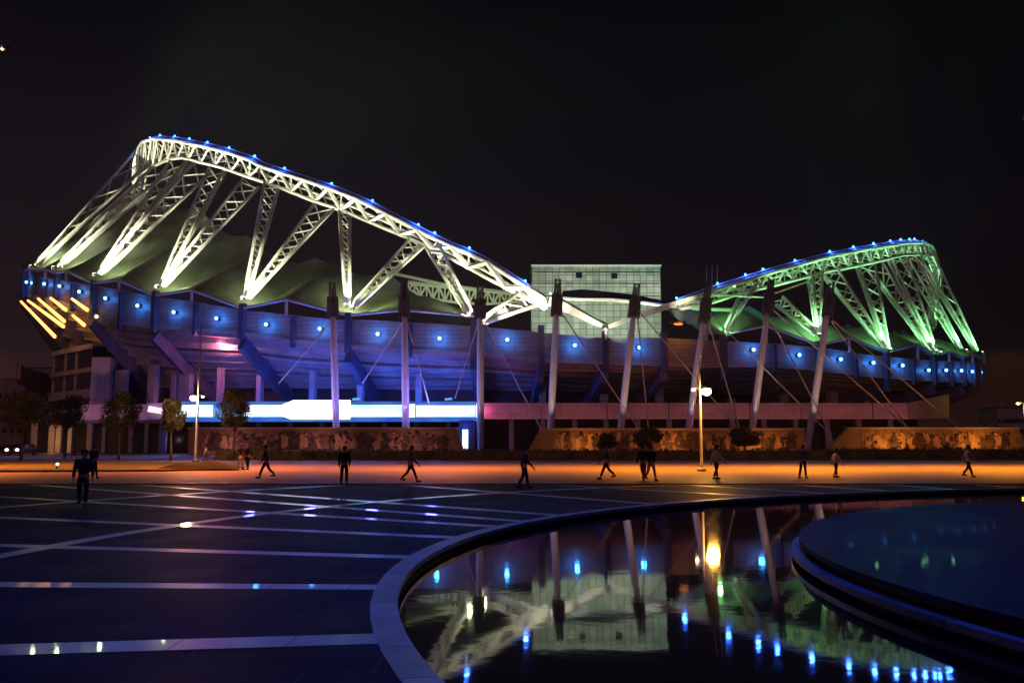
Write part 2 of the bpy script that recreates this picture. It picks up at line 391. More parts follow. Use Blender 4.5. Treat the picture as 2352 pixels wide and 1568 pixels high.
pl = thing('pond_platform', (IC[0], IC[1], -.5), 'low round stone platform standing in the pond', 'platform')
mb = MB(); ring = ell(IC, n, 0, .2); mb.v = [Vector((IC[0], IC[1], .2))]+ring+ell(IC, n, 0, .12)+ell(IC, n, -.3, .12)
mb.f = [(0, k+1, (k+1) % n+1) for k in range(n)]+[(1+k, 1+n+k, 1+n+(k+1) % n, 1+(k+1) % n) for k in range(n)]+[(1+n+k, 1+2*n+k, 1+2*n+(k+1) % n, 1+n+(k+1) % n) for k in range(n)]
M['deck'] = grid_mat('platform_granite', (.026, .027, .04), (.012, .012, .016), 1.2, 1.2, .012, .55, 0, .3, .04, .3, coat=.008)
mb.build('deck', M['deck'], pl)
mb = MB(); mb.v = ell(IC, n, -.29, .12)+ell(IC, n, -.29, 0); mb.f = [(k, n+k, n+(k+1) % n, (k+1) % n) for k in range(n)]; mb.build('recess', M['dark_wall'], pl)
mb = MB()
for g, z in ((-.29, 0), (.14, 0), (.14, -.09), (-.1, -.09), (-.1, -.9)): mb.v += ell(IC, n, g, z)
for j in range(4):
    for k in range(n): mb.f.append((j*n+k, (j+1)*n+k, (j+1)*n+(k+1) % n, j*n+(k+1) % n))
mb.build('ledge', M['ledge_stone'], pl)
# ------------------------------------------------------------------ stadium bowl
RW = 116.0
topY = [(38, 618), (75, 632), (140, 643), (210, 655), (280, 666), (345, 680), (440, 692), (560, 712), (660, 722), (760, 733), (860, 735), (930, 740), (1000, 743), (1120, 752), (1220, 760), (1290, 768), (1390, 775), (1500, 775), (1600, 780), (1700, 785), (1800, 790), (1900, 800), (2000, 815), (2100, 825), (2200, 830), (2300, 833)]
botY = [(38, 668), (75, 680), (140, 692), (210, 715), (250, 738), (340, 748), (440, 755), (560, 765), (660, 782), (760, 790), (860, 800), (1000, 808), (1120, 812), (1220, 825), (1290, 828), (1390, 832), (1500, 835), (1600, 838), (1700, 838), (1800, 840), (1900, 850), (2000, 862), (2100, 870), (2200, 875), (2300, 872)]
zt, zb = [], []
for px in range(46, 2262, 12):
    p = CYL(px, lerp(topY, px), RW); zt.append((TH(p), p.z)); p = CYL(px, lerp(botY, px), RW); zb.append((TH(p), p.z))
zt.sort(); zb.sort()
ZT = lambda t: lerp(zt, t)
ZB = lambda t: lerp(zb, t)
RI = 103.0
ZI = lambda t: 9.0+max(0, (ZB(t)-11)*.18)
stad = thing('stadium', (SC.x, SC.y-RW, 0), 'huge round concrete stadium bowl with a blue lit rim', 'stadium')
# nodes of the roof edge, pixel measured: kind, px, py
edge_left = [('p', 40, 610), ('l', 56, 622), ('p', 68, 614), ('l', 80, 622), ('p', 104, 618), ('l', 130, 627), ('p', 152, 622), ('l', 214, 650), ('p', 273, 643), ('l', 355, 678), ('p', 440, 666), ('l', 556, 708), ('p', 658, 688), ('l', 800, 724), ('p', 930, 712), ('l', 1088, 726)]
edge_right = [('p', 1622, 741), ('l', 1662, 767), ('p', 1760, 748), ('l', 1882, 792), ('p', 1951, 776), ('l', 2037, 809), ('p', 2108, 790), ('l', 2146, 816), ('p', 2180, 808), ('l', 2214, 822), ('p', 2234, 813), ('l', 2250, 824), ('p', 2262, 815)]
RE = 116.6
node_th = sorted([TH(CYL(px, py, RE)) for k, px, py in edge_left+edge_right if k == 'l']+[TH(CYL(px, 755, RE)) for px in (1243, 1390, 1525)])
def arc_panel(t0, t1, R, zlo, zhi, th=.5, n=10):
    mb = MB(); rows = []
    for i in range(n+1):
        t = t0+(t1-t0)*i/n; a, b = zlo(t), zhi(t)
        rows.append([POL(t, R, a), POL(t, R, b), POL(t, R-th, b), POL(t, R-th, a), POL(t, R, a)])
    mb.grid(rows); o = len(mb.v)
    mb.v += [*rows[0][:4], *rows[-1][:4]]; mb.f += [(o, o+1, o+2, o+3), (o+7, o+6, o+5, o+4)]
    return mb
bounds = [node_th[0]-.06]+node_th+[node_th[-1]+.06]
for t0, t1 in zip(bounds, bounds[1:]):
    if t1-t0 < .004: continue
    arc_panel(t0+.0012, t1-.0012, RW, ZB, ZT).build('rim_panel', M['band'], stad)
arc_panel(bounds[-1], 2*PI+bounds[0], RW, ZB, ZT, n=60).build('rim_panel', M['band'], stad)
# stepped underside of the seating
mb = MB(); rows = []
NT, NS = 150, 9
for i in range(NT+1):
    t = -2.6+5.2*i/NT; r = []
    zb_, zi_ = ZB(t), ZI(t)
    for s in range(NS+1):
        R_ = RW-.2+(RI-RW)*s/NS; R2 = RW-.2+(RI-RW)*(s+1)/NS; z = zb_+(zi_-zb_)*s/NS; z2 = zb_+(zi_-zb_)*(s+1)/NS
        r.append(POL(t, R_, z)); r.append(POL(t, R_, z2)) if s < NS else None
    rows.append(r)
mb.grid(rows); mb.build('seating_underside', M['concrete'], stad)
mb = MB(); mb.grid([[POL(-2.6+5.2*i/120, RI, 0), POL(-2.6+5.2*i/120, RI, ZI(-2.6+5.2*i/120)+.3)] for i in range(121)]); mb.build('inner_wall', M['dark_wall'], stad)
# seating bowl seen from above: falls from the rim to the field
mb = MB(); mb.grid([[POL(2*PI*i/120, RW-.3, ZT(((2*PI*i/120+PI) % (2*PI))-PI)-1.5), POL(2*PI*i/120, 78, 1)] for i in range(121)]); mb.build('seating_tier', M['concrete'], stad)
# rim ledge, rakers, posts
mb = MB(); mb.grid([[POL(t, RW+.35, ZB(t)+.25), POL(t, RW+.35, ZB(t)-.35), POL(t, RW-.2, ZB(t)-.35)] for t in [-1.5+3*i/140 for i in range(141)]]); mb.build('rim_ledge', M['pale_concrete'], stad)
mids = []
for a, b in zip(node_th, node_th[1:]):
    if b-a > .09: mids.append((a+b)/2)
for t in node_th+mids:
    main = t in node_th
    wd = .85 if main else .55
    zt_ = ZT(t)+(.9 if main else -.3); zb_ = ZB(t)
    MB().beam(POL(t, RW+.45, zb_-1.0), POL(t, RW+.45, zt_), wd, .8, up=radial(POL(t, RW, 0))).build('rim_column', M['raker'], stad)
    if main:
        MB().beam(POL(t, RW+.3, zb_-1.5), POL(t, RI+.2, ZI(t)-1.9), .95, 1.9, w1=.95, h1=2.4).build('raker_beam', M['raker'], stad)
# ring beams under the stand
for f_ in (.33, .66):
    mb = MB(); mb.path([POL(t, RW+(RI-RW)*f_, ZB(t)+(ZI(t)-ZB(t))*f_-.5) for t in [-1.5+3*i/120 for i in range(121)]], .28, 4); mb.build('ring_beam', M['concrete'], stad)
# piers on the podium: px, top y, width px
for px, ty, wpx in ((228, 818, 42), (281, 850, 40), (354, 838, 26), (403, 858, 14), (428, 860, 34), (508, 845, 12), (598, 862, 12), (720, 851, 14), (829, 882, 14), (963, 858, 14), (1246, 872, 15), (1387, 905, 17), (1514, 880, 17), (1911, 897, 26), (1985, 913, 24), (1680, 915, 14), (1800, 905, 16)):
    p = CYL(px, ty, 110); wd = wpx*p.y/2000; t = TH(p)
    MB().beam(POL(t, 110, 3), POL(t, 110, p.z), wd, .9, up=radial(p)).build('pier', M['pale_concrete'], stad)
# podium: straight terrace with a parapet wall in front of the bowl
PD = 121.0
X0, X1 = D3(336, 940, PD).x, D3(2086, 940, PD).x
zP1, zP0 = D3(1300, 925, PD).z, D3(1300, 962, PD).z
pods = [X0, D3(1110, 940, PD).x, D3(1243, 940, PD).x, D3(1394, 940, PD).x, D3(1536, 940, PD).x, D3(1722, 940, PD).x, D3(1840, 940, PD).x, D3(2004, 940, PD).x, X1]
for a, b in zip(pods, pods[1:]):
    MB().box(a+.06, b-.06, PD, PD+.5, zP0, zP1).build('parapet_panel', M['pale_concrete'], stad)
MB().box(X0, X1, PD+.5, 134, zP0+.1, zP0+.6).build('podium_deck', M['concrete'], stad)
# curled end of the parapet on the right: a ramp wall
a = D3(2086, 962, PD); mb = MB(); mb.prism([a, D3(2180, 960, 128), D3(2180, 905, 128)-Vector((0, 0, 0)), D3(2086, 925, PD)], (0, .6, 0)); mb.build('ramp_wall', M['concrete'], stad)
MB().box(X0+1, X1, 124, 124.6, 0, zP0+.1).build('ground_floor_wall', M['basin'], stad)
for i in range(24):
    x = X0+2+i*(X1-X0-4)/23
    MB().box(x-.35, x+.35, 122.2, 122.9, 0, zP0).build('podium_column', M['raker'], stad)
# wall lamps
lamps_px = [(62, 648), (75, 650), (103, 652), (138, 657), (183, 670), (243, 685), (317, 702), (400, 717), (498, 731), (612, 745), (735, 755), (868, 767), (1010, 777), (1165, 780), (1320, 793), (1468, 798), (1730, 803), (1835, 815), (1930, 825), (2005, 833), (2072, 839), (2132, 850), (2172, 850), (2207, 851), (2232, 853), (2252, 855)]
for i, (px, py) in enumerate(lamps_px):
    p = CYL(px, py, RW+.5); r = radial(p)
    hs = MB(); hs.beam(p-r*.5, p-r*.12, .45, .45); hs.build('lamp_bracket', M['dark_steel'], stad)
    b_ = MB().ball(p+r*.12, .25); b_.build('wall_lamp', M['blue_lamp'], stad, True)
    lamp('blue_wall_light', 'POINT', p+r*.75, (.02, .25, 1), 165 if 300 < px < 2100 else 90, .3)
# warm lamps of the stand
p = CYL(520, 785, 113.0); MB().ball(p, .42).build('stand_lamp', M['red_lamp'], stad, True); lamp('stand_light', 'POINT', p+radial(p)*1.2-Vector((0, 0, .6)), (1, .22, .3), 2600, .4)
p = CYL(1558, 744, RW+.5); mb = MB(); mb.box(p.x-1.1, p.x+1.1, p.y-.5, p.y+.5, p.z+.1, p.z+.35); mb.build('lamp_hood', M['dark_steel'], stad); MB().ball(p, .35, sq=(2, 1, .5)).build('stand_lamp', emit('amber_lamp', (1, .3, .05), 1.2), stad, True)
lamp('amber_light', 'SPOT', p+radial(p)*.8+Vector((0, 0, .2)), (1, .3, .06), 380, .5, p-Vector((0, -1, 6)), 120)
# amber block behind that lamp
c0 = D3(1524, 755, 126); c1 = D3(1640, 930, 126)
p = CYL(221, 727, RW+.6); MB().ball(p, .32).build('stand_lamp', emit('pale_lamp', (1, .85, .6), 1.5), stad, True)
# orange light tubes hung under the left end of the rim
for a, b in (((48, 692), (126, 773)), ((64, 690), (146, 750)), ((88, 686), (148, 738)), ((116, 684), (152, 712)), ((165, 686), (201, 712)), ((167, 724), (194, 747))):
    A = CYL(*a, RW+1.6); B = CYL(*b, RW+1.6); MB().tube(A, B, .2, .3, 6).build('light_tube', M['tube'], stad)
    mb = MB(); mb.tube(A, A-radial(A)*2, .06); mb.tube(B, B-radial(B)*6+Vector((0, 0, .5)), .06); mb.build('tube_bracket', M['dark_steel'], stad)
# ------------------------------------------------------------------ lattice roofs
def lacing(mb, A, B, r, n=5):
    """zigzag between two chords given as equal lists of points"""
    for i in range(len(A)-1):
        rv_ = r; r = rv_[i] if isinstance(rv_, list) else rv_
        (mb.tube(A[i], B[i+1], r, r, n, False) if i % 2 else mb.tube(B[i], A[i+1], r, r, n, False)); r = rv_
def lattice_leg(root, base, T1, T2, inward, name='strut', m=None, solid=.2, rc=.25, rl=.14):
    m = m or M['white_steel']
    base = Vector(base); T3 = (T1+T2)/2+inward*2.2; mid = (T1+T2)/2; ax = (mid-base); Ln = ax.length
    tips = [base+(T-mid).normalized()*.38 for T in (T1, T2)]+[base+inward*.5]
    tops = [T1, T2, T3]
    mb = MB()
    for a, b in zip(tips, tops): mb.tube(a, b, rc*1.15, rc*.95, 6)
    s = root_part = mb.build(name, m, root, True)
    ts = [solid]
    while ts[-1] < .97: ts.append(ts[-1]+max(.022, (0.55+1.0*ts[-1]*(T1-T2).length*.5)/Ln))
    ts[-1] = 1.0
    pts = [[a+(b-a)*t for t in ts] for a, b in zip(tips, tops)]
    mb = MB()
    lacing(mb, pts[0], pts[1], rl); lacing(mb, pts[1], pts[2], rl*.8); lacing(mb, pts[2], pts[0], rl*.8)
    mb.build('lacing', m, s)
    mb = MB(); q = [[a+(b-a)*t for a, b in zip(tips, tops)] for t in (0, solid*1.15)]
    o = len(mb.v); mb.v += q[0]+q[1]; mb.f += [(o, o+1, o+4, o+3), (o+1, o+2, o+5, o+4), (o+2, o, o+3, o+5), (o+2, o+1, o), (o+3, o+4, o+5)]
    mb.build('base_plate', m, s)
    return s
def roof(root, side, up, lo, Rt, legs, edge, inner, Rin, col, colm, E_leg, lamps, rail):
    """side -1 left crescent, +1 right crescent"""
    # main truss sampled along the picture curve at plan radius Rt
    pxs = [up[0][0]]
    n = 44
    tot = up[-1][0]-up[0][0]
    U, Lw, Bk = [], [], []
    th0 = TH(CYL(up[0][0], up[0][1], Rt(up[0][0]))); th1 = TH(CYL(up[-1][0], up[-1][1], Rt(up[-1][0])))
    for i in range(n+1):
        th = th0+(th1-th0)*i/n
        px = up[0][0]+tot*i/n
        for _ in range(30):       # find px whose truss point has this angle
            lo_, hi_ = (up[0][0], up[-1][0])
            a, b = lo_, hi_
            for _ in range(40):
                mpx = (a+b)/2
                if TH(CYL(mpx, lerp(up, mpx), Rt(mpx))) < th: a = mpx
                else: b = mpx
            px = (a+b)/2; break
        u = CYL(px, lerp(up, px), Rt(px)); U.append(u)
        l = CYL(px, max(lerp(lo, px), lerp(up, px)+6), Rt(px)); l = Vector((u.x, u.y, l.z)); Lw.append(l)
        Bk.append(l*.45+u*.55-radial(u)*min(2.6, (u.z-l.z)*.9))
    fl_ = (lambda L_: L_) if side < 0 else (lambda L_: L_[::-1])
    U, Lw, Bk = fl_(U), fl_(Lw), fl_(Bk)      # outer (tangent) end first
    tE = TH(U[0]); RE_ = Rt(up[0][0] if side < 0 else up[-1][0]); eu, el_, eb = [], [], []
    for k in range(1, 17):
        d_ = k*.03; th = tE+side*d_; z_ = U[0].z-16*d_-34*d_*d_; dz = (U[0].z-Lw[0].z)*(1-.6*k/16)
        a_ = POL(th, RE_, z_); eu.append(a_); l_ = POL(th, RE_, z_-dz); el_.append(l_); eb.append(l_*.45+a_*.55-radial(a_)*min(2.6, dz*.9))
    back = [(POL(tE+side*(d_+.09), RE-9, ZT(tE+side*.6)+9), el_[int(d_/.03)], el_[int(d_/.03)+2]) for d_ in (.03, .10, .17, .24, .33)]
    n0 = len(U); U, Lw, Bk = eu[::-1]+U, el_[::-1]+Lw, eb[::-1]+Bk; n = len(U)-1
    for b_, t1_, t2_ in back: lattice_leg(root, b_, t1_, t2_, -radial(t1_)); lamp('flood_light', 'SPOT', b_+radial(b_)*1.2-Vector((0, 0, 1.2)), col, E_leg(up[0][0] if side < 0 else 2200)*.8, .25, (t1_+b_)/2, 46, .7, True)
    mb = MB(); mb.path(U, .34, 8); tr = mb.build('main_truss', M['white_steel'], root, True)
    MB().path(Lw, .29, 8).build('lower_chord', M['white_steel'], tr, True)
    MB().path(Bk, .22, 6).build('rear_chord', M['white_steel'], tr, True)
    mb = MB(); lacing(mb, U, Lw, [.2+(.3*max(0, i/n-.62)/.38 if side < 0 else 0) for i in range(n+1)]); lacing(mb, Lw, Bk, .13); lacing(mb, Bk, U, .13)
    for i in range(0, n+1, 4): mb.tube(U[i], Lw[i], .14, .14, 5, False)
    mb.build('lacing', M['white_steel'], tr)
    # roof rail with blue lamps above the upper chord
    rl = []
    for u in U: rl.append(u-radial(u)*1.2+Vector((0, 0, rail)))
    r_ = MB().path(rl, .13, 6); r_.build('roof_rail', M['rail_steel'], root, True)
    mb = MB(); mb.grid([[u+Vector((0, 0, .3))-radial(u)*.2, q-Vector((0, 0, .25))] for u, q in zip(U, rl)]); mb.build('gutter', M['dark_steel'], root)
    for i in range(0, n+1, 2): MB().tube(U[i], rl[i], .06, .06, 4).build('rail_post', M['rail_steel'], root)
    for px, py in lamps:
        p = CYL(px, py, Rt(min(max(px, up[0][0]), up[-1][0])))
        p = min(rl[16:], key=lambda q: (1176+F*q.x/(q.y*CP+(q.z-H)*SP)-px)**2+(784-F*((q.z-H)*CP-q.y*SP)/(q.y*CP+(q.z-H)*SP)-py)**2)+Vector((0, 0, .25))
        MB().ball(p, .18).build('roof_lamp', M['roof_lamp'], root, True)
        lamp('blue_roof_light', 'POINT', p+radial(p)*.5+Vector((0, 0, .3)), (.03, .13, 1), 420, .3)
    # V legs with a floodlight at each foot
    seen = {}
    for bx, by, t1, t2 in legs:
        B = CYL(bx, by, RE-.2)
        T1 = CYL(*t1, Rt(t1[0])); T2 = CYL(*t2, Rt(t2[0])); inward = -radial((T1+T2)/2)
        lattice_leg(root, B, T1, T2, inward, solid=.42 if 1100 < bx < 1300 else .24 if bx > 1000 else .2, rc=.32 if 1100 < bx < 1300 else .3 if bx < 300 else .25, rl=.19 if bx < 300 else .14)
        tgt = (T1+T2)/2
        key = round(bx/12)
        r = radial(B)
        lp = B+r*1.3-Vector((0, 0, .5))-(tgt-B).normalized()*1.2
        lamp('flood_light', 'SPOT', lp, col, E_leg(bx), .25, B+(tgt-B)*.5, 46, .7, True)
        if key not in seen:
            seen[key] = 1
            lamp('membrane_light', 'SPOT', B+Vector((0, 0, 1.6))-r*.2, colm, 900, .4, B-r*9+Vector((0, 0, 4.5)), 130, .8)
            lamp('membrane_fill', 'POINT', B-r*3.4+Vector((0, 0, 1.9)), colm, 420, .3)  # point light added over the fabric to brighten it near the node
            hd = B+r*.9-Vector((0, 0, .25))
            mb = MB(); mb.beam(hd-Vector((0, 0, .4)), hd+Vector((0, 0, .05)), .55, .4, up=r); fl = mb.build('flood_lamp', M['dark_steel'], root)
            mb = MB(); mb.beam(hd+Vector((0, 0, .06)), hd+Vector((0, 0, .1)), .45, .3, up=r); mb.build('lens', M['flood'] if side < 0 else M['flood_green'], fl)
    # zigzag edge pipe and posts
    pts = [CYL(px, py, RE) for k, px, py in edge]
    MB().path(pts, .22, 6).build('edge_pipe', M['rail_steel'], root)
    for (k, px, py), p in zip(edge, pts):
        if k == 'p':
            t = TH(p); zz = min(p.z-.3, ZT(t)-.2)
            MB().tube(p, POL(t, RE-.1, zz), .2, .24, 6).build('edge_post', M['rail_steel'], root)
    # membranes, one per bay
    for i in range(len(edge)-1):
        pass
    idx = [i for i, e_ in enumerate(edge) if e_[0] == 'l']
    bays = [edge[:idx[0]+1]]+[edge[a:b+1] for a, b in zip(idx, idx[1:])]+[edge[idx[-1]:]]
    for bay in bays:
        if len(bay) < 2: continue
        P = [CYL(px, py, RE-.05) for k, px, py in bay]
        ths = [TH(p) for p in P]; zz = [p.z for p in P]
        tab = sorted(zip(ths, zz)); nu, nv = 14, 12; rows = []
        for i in range(nu+1):
            th = tab[0][0]+(tab[-1][0]-tab[0][0])*i/nu; z0 = lerp(tab, th); s = i/nu
            ip = POL(th, Rin, 20)
            px = 1176+F*ip.x/(ip.y*CP+(20-H)*SP)
            z1 = CYL(px, lerp(inner, px), Rin).z
            row = []
            for j in range(nv+1):
                v = j/nv
                zc = z0+(z1-z0)*v-(z1-z0)*.16*math.sin(PI*v)*(1.1-.6*math.sin(PI*s))+(2.4*math.sin(PI*s)**1.5-.7)*math.sin(PI*v)-1.6*math.sin(PI*s)*v*v
                row.append(POL(th, RE-.05+(Rin-RE)*v, zc))
            rows.append(row)
        MB().grid(rows).build('membrane', M['fabric'], root, True)
def z1(x, y): return (x*.2841, y*.2841+285.1)
def z2(x, y): return (x*.2841+498.9, y*.2841+338.6)
def z3(x, y): return (x*.2841+997.9, y*.2841+498.9)
def z4(x, y): return (x*.2841+1496.8, y*.2841+516.7)
def z5(x, y): return (x*.2841+1764.1, y*.2841+516.7)
upL = [z1(1118, 190), z1(1150, 145), z1(1230, 120), z1(1400, 132), z1(1530, 160), z1(1690, 192), z1(1860, 238), z1(2040, 300), z2(350, 155), z2(600, 232), z2(940, 345), z2(1160, 432), z2(1500, 610), z2(1700, 712), z2(1990, 850), z3(330, 305), z3(640, 500), z3(900, 672)]
loL = [(318, 400), z1(1330, 300), z1(1470, 268), z1(1600, 302), z1(1770, 342), z1(1990, 420), z2(300, 252), z2(500, 322), z2(800, 440), z2(960, 490), z2(1060, 530), z2(1540, 730), z2(1680, 790), z2(2040, 975), z3(330, 440), z3(640, 602), z3(900, 740)]
RtL = lambda px: 95.0+(115.0-95.0)*max(0, min(1, (px-318)/(1262-318)))**.8
legsL = [(82, 608, z1(1100, 215), z1(1235, 300)),
         (134, 611, z1(1250, 330), z1(1335, 400)),
         (228, 627, z1(1380, 290), z1(1500, 300)), (230, 628, z1(1570, 310), z1(1700, 400)),
         (371, 654, z1(1690, 350), z1(1810, 370)), (373, 656, z1(1965, 440), z2(330, 335)),
         (565, 681, z2(385, 270), z2(490, 330)), (569, 684, z2(790, 450), z2(950, 492)),
         (798, 698, z2(985, 500), z2(1072, 555)), (813, 703, z2(1560, 735), z2(1685, 790)),
         (1078, 718, z2(1680, 800), z2(1780, 760)), (1112, 737, z3(680, 612), z3(845, 705))]
lampsL = [z1(1135, 268), z1(1120, 152), z1(1300, 95), z1(1400, 122), z1(1530, 148), z1(1690, 172), z1(1860, 218), z1(1210, 112), z2(100, 28), z2(340, 92), z2(590, 180), z2(930, 295), z2(1290, 440), z2(1660, 640), z2(1740, 690), z3(300, 225), z3(730, 535)]
innL = [(255, 480), (330, 470), (430, 470), (520, 525), (600, 560), (680, 592), (760, 592), (870, 622), (960, 662), (1060, 695), (1100, 705)]
rl_ = thing('lattice_roof', (-60, 150, 0), 'tall white steel lattice roof sweeping down over the bigger stand, pale yellow light', 'stadium roof')
roof(rl_, -1, upL, loL, RtL, legsL, edge_left, innL, 97.0, (1, .97, .66), (.8, 1, .42), lambda x: 2300 if x < 700 else 1700 if x < 1000 else 3400, lampsL, .9)
upR = [z4(230, 632), z4(470, 540), z4(950, 390), z4(1420, 262), z5(700, 215), z5(850, 190), z5(1000, 165), z5(1100, 150), z5(1250, 142), z5(1325, 172)]
loR = [z4(230, 680), z4(470, 630), z4(720, 550), z4(980, 490), z4(1390, 380), z5(560, 360), z5(740, 325), z5(900, 290), z5(1100, 240), z5(1325, 240)]
RtR = lambda px: 114.5-(114.5-109.0)*max(0, min(1, (px-1560)/(2141-1560)))
legsR = [(1666, 762, z4(730, 555), z4(855, 470)),
         (1875, 765, z4(1010, 640), z4(1060, 575)), (1882, 766, z5(358, 395), z5(438, 370)),
         (2034, 799, z5(455, 400), z5(560, 350)), (2039, 800, z5(738, 335), z5(865, 310)),
         (2140, 803, z5(870, 400), z5(925, 295)), (2149, 806, z5(1005, 280), z5(1120, 260)),
         (2208, 801, z5(1130, 260), z5(1190, 250)),
         (2245, 806, z5(1225, 240), z5(1322, 195))]
lampsR = [z4(205, 625), z4(570, 478), z4(740, 432), z4(900, 375), z4(1165, 303), z4(1425, 247), z4(1615, 203), z4(1785, 178), z4(1915, 153), z5(1085, 148), z5(1140, 146), z5(1190, 142), z5(1250, 138), z5(1290, 142), z5(1318, 162), z5(1322, 185)]
innR = [(1600, 690), (1700, 700), (1800, 712), (1900, 735), (2000, 752), (2100, 765), (2200, 790)]
rr_ = thing('lattice_roof', (70, 160, 0), 'lower white steel lattice roof rising to the green lit far end of the bowl', 'stadium roof')
roof(rr_, 1, upR, loR, RtR, legsR, edge_right, innR, 101.0, (.32, 1, .43), (.3, 1, .3), lambda x: 1000 if x < 2100 else 850, lampsR, .7)
# ------------------------------------------------------------------ low ridge between the two roofs
mr_ = thing('valley_frame', D3(1390, 1042, 124), 'bright shallow V of roof ridges meeting on a post between the two lattice roofs', 'roof frame')
V0 = CYL(1390, 753, RE)
for a, b, w0, w1 in (((1262, 690), (1390, 753), 1.5, .5), ((1390, 753), (1500, 714), .6, .9), ((1500, 714), (1640, 668), .9, .5)):
    A = CYL(*a, 115.5); B = CYL(*b, 115.5)
    MB().beam(A, B, .7, w0, w1=.7, h1=w1).build('ridge', M['white_steel'], mr_)
for a, b in (((1262, 672), (1400, 748)), ((1400, 748), (1580, 690)), ((1620, 741), (1662, 766)), ((1640, 676), (1770, 684)), ((1760, 680), (1860, 645))):
    MB().path([CYL(*a, 114.8), CYL(*b, 114.8)], .16, 6).build('pipe', M['white_steel'], mr_)
MB().tube(V0, POL(TH(V0), RE, ZT(TH(V0))-.4), .28, .32, 8).build('post', M['white_steel'], mr_)
rv = radial(V0)
for px_, py_, tx, ty, e_ in ((1150, 745, 1180, 655, 4500), (1210, 728, 1225, 672, 4500), (1060, 700, 1100, 610, 2600), (990, 660, 1010, 560, 1500)):
    a_ = CYL(px_, py_, RE+3.0); lamp('truss_fill', 'SPOT', a_, (1, .98, .72), e_, .3, CYL(tx, ty, 113.5), 60, .8)  # extra floods added to brighten the low end of the truss
for px_, py_, tx, ty, e_ in ((1390, 768, 1330, 724, 2600), (1390, 768, 1450, 734, 1100), (1262, 712, 1240, 680, 1300), (1300, 720, 1270, 692, 1500), (1600, 706, 1560, 694, 700)):
    a_ = CYL(px_, py_, RE+2.2); lamp('valley_light', 'SPOT', a_, (1, .97, .62), e_, .3, CYL(tx, ty, 114.5), 75, .8)
# ------------------------------------------------------------------ scoreboard block
SBD = 150.0
a = D3(1222, 612, SBD); b = D3(1520, 774, SBD)
sb = thing('scoreboard_building', (a.x, SBD, 0), 'pale green lit panel clad block standing behind the rim', 'building')
MB().box(a.x, b.x, SBD, SBD+7, 8, a.z).build('cladding', M['panel'], sb)
MB().box(a.x-.15, b.x+.15, SBD-.15, SBD+7.15, a.z, a.z+.3).build('roof_edge', M['white_steel'], sb)
for px, py in ((1330, 632), (1411, 634), (1330, 780)):
    p = D3(px, py, SBD); MB().box(p.x-.55, p.x+.55, SBD-.06, SBD+.1, p.z-.5, p.z+.5).build('window', M['glass'], sb)
p = D3(1300, 647, SBD)
for py in (625, 651, 680): p = D3(1300, py, SBD); MB().box(a.x+.2, b.x-.2, SBD-.09, SBD, p.z-.08, p.z+.08).build('rail', M['dark_steel'], sb)
for px in (1260, 1480):
    p = D3(px, 800, 133); lamp('block_light', 'SPOT', Vector((p.x, 131, 15.5)), (.82, 1, .68), 10500, .5, D3(px+(30 if px < 1300 else -20), 680, SBD), 95, .8)
# ------------------------------------------------------------------ far canopy seen through the gap
fc = thing('far_canopy', D3(1080, 1000, 290), 'dim green lens shaped truss on the far side of the bowl', 'roof truss')
T_ = [D3(px, lerp([(888, 640), (960, 652), (1087, 664), (1230, 680), (1290, 690)], px), 290) for px in range(938, 1246, 14)]
B_ = [D3(px, lerp([(938, 664), (975, 684), (1058, 696), (1120, 698), (1246, 690)], px), 290) for px in range(938, 1246, 14)]
MB().path(T_, .8, 6).build('upper_chord', M['white_steel'], fc); MB().path(B_, .5, 6).build('lower_chord', M['white_steel'], fc)
mb = MB(); lacing(mb, T_, B_, .38)
for p, q in zip(T_, B_): mb.tube(p, q, .3, .3, 5, False)
mb.build('lacing', M['white_steel'], fc)
MB().path([D3(885, 624, 288), D3(1019, 653, 288), D3(1092, 664, 288)], .55, 6).build('cable_pipe', M['white_steel'], fc)
lamp('far_light', 'POINT', D3(1050, 720, 262), (.8, 1, .5), 16000, 1)
ec = thing('end_canopy', D3(1480, 1000, 136), 'thin canopy strip crossing in front of the pale green block', 'canopy')
e1 = [D3(px, py, 137) for px, py in ((1292, 668), (1340, 664), (1400, 670), (1460, 677), (1520, 690), (1600, 702), (1700, 706))]
e2 = [D3(px, py, 135) for px, py in ((1292, 682), (1340, 685), (1400, 686), (1460, 690), (1520, 698), (1600, 706), (1700, 710))]
MB().grid([[p, q] for p, q in zip(e1, e2)]).build('membrane', M['dark_steel'], ec)
MB().path([p-Vector((0, .3, .25)) for p in e2], .3, 6).build('edge_pipe', M['white_steel'], ec)
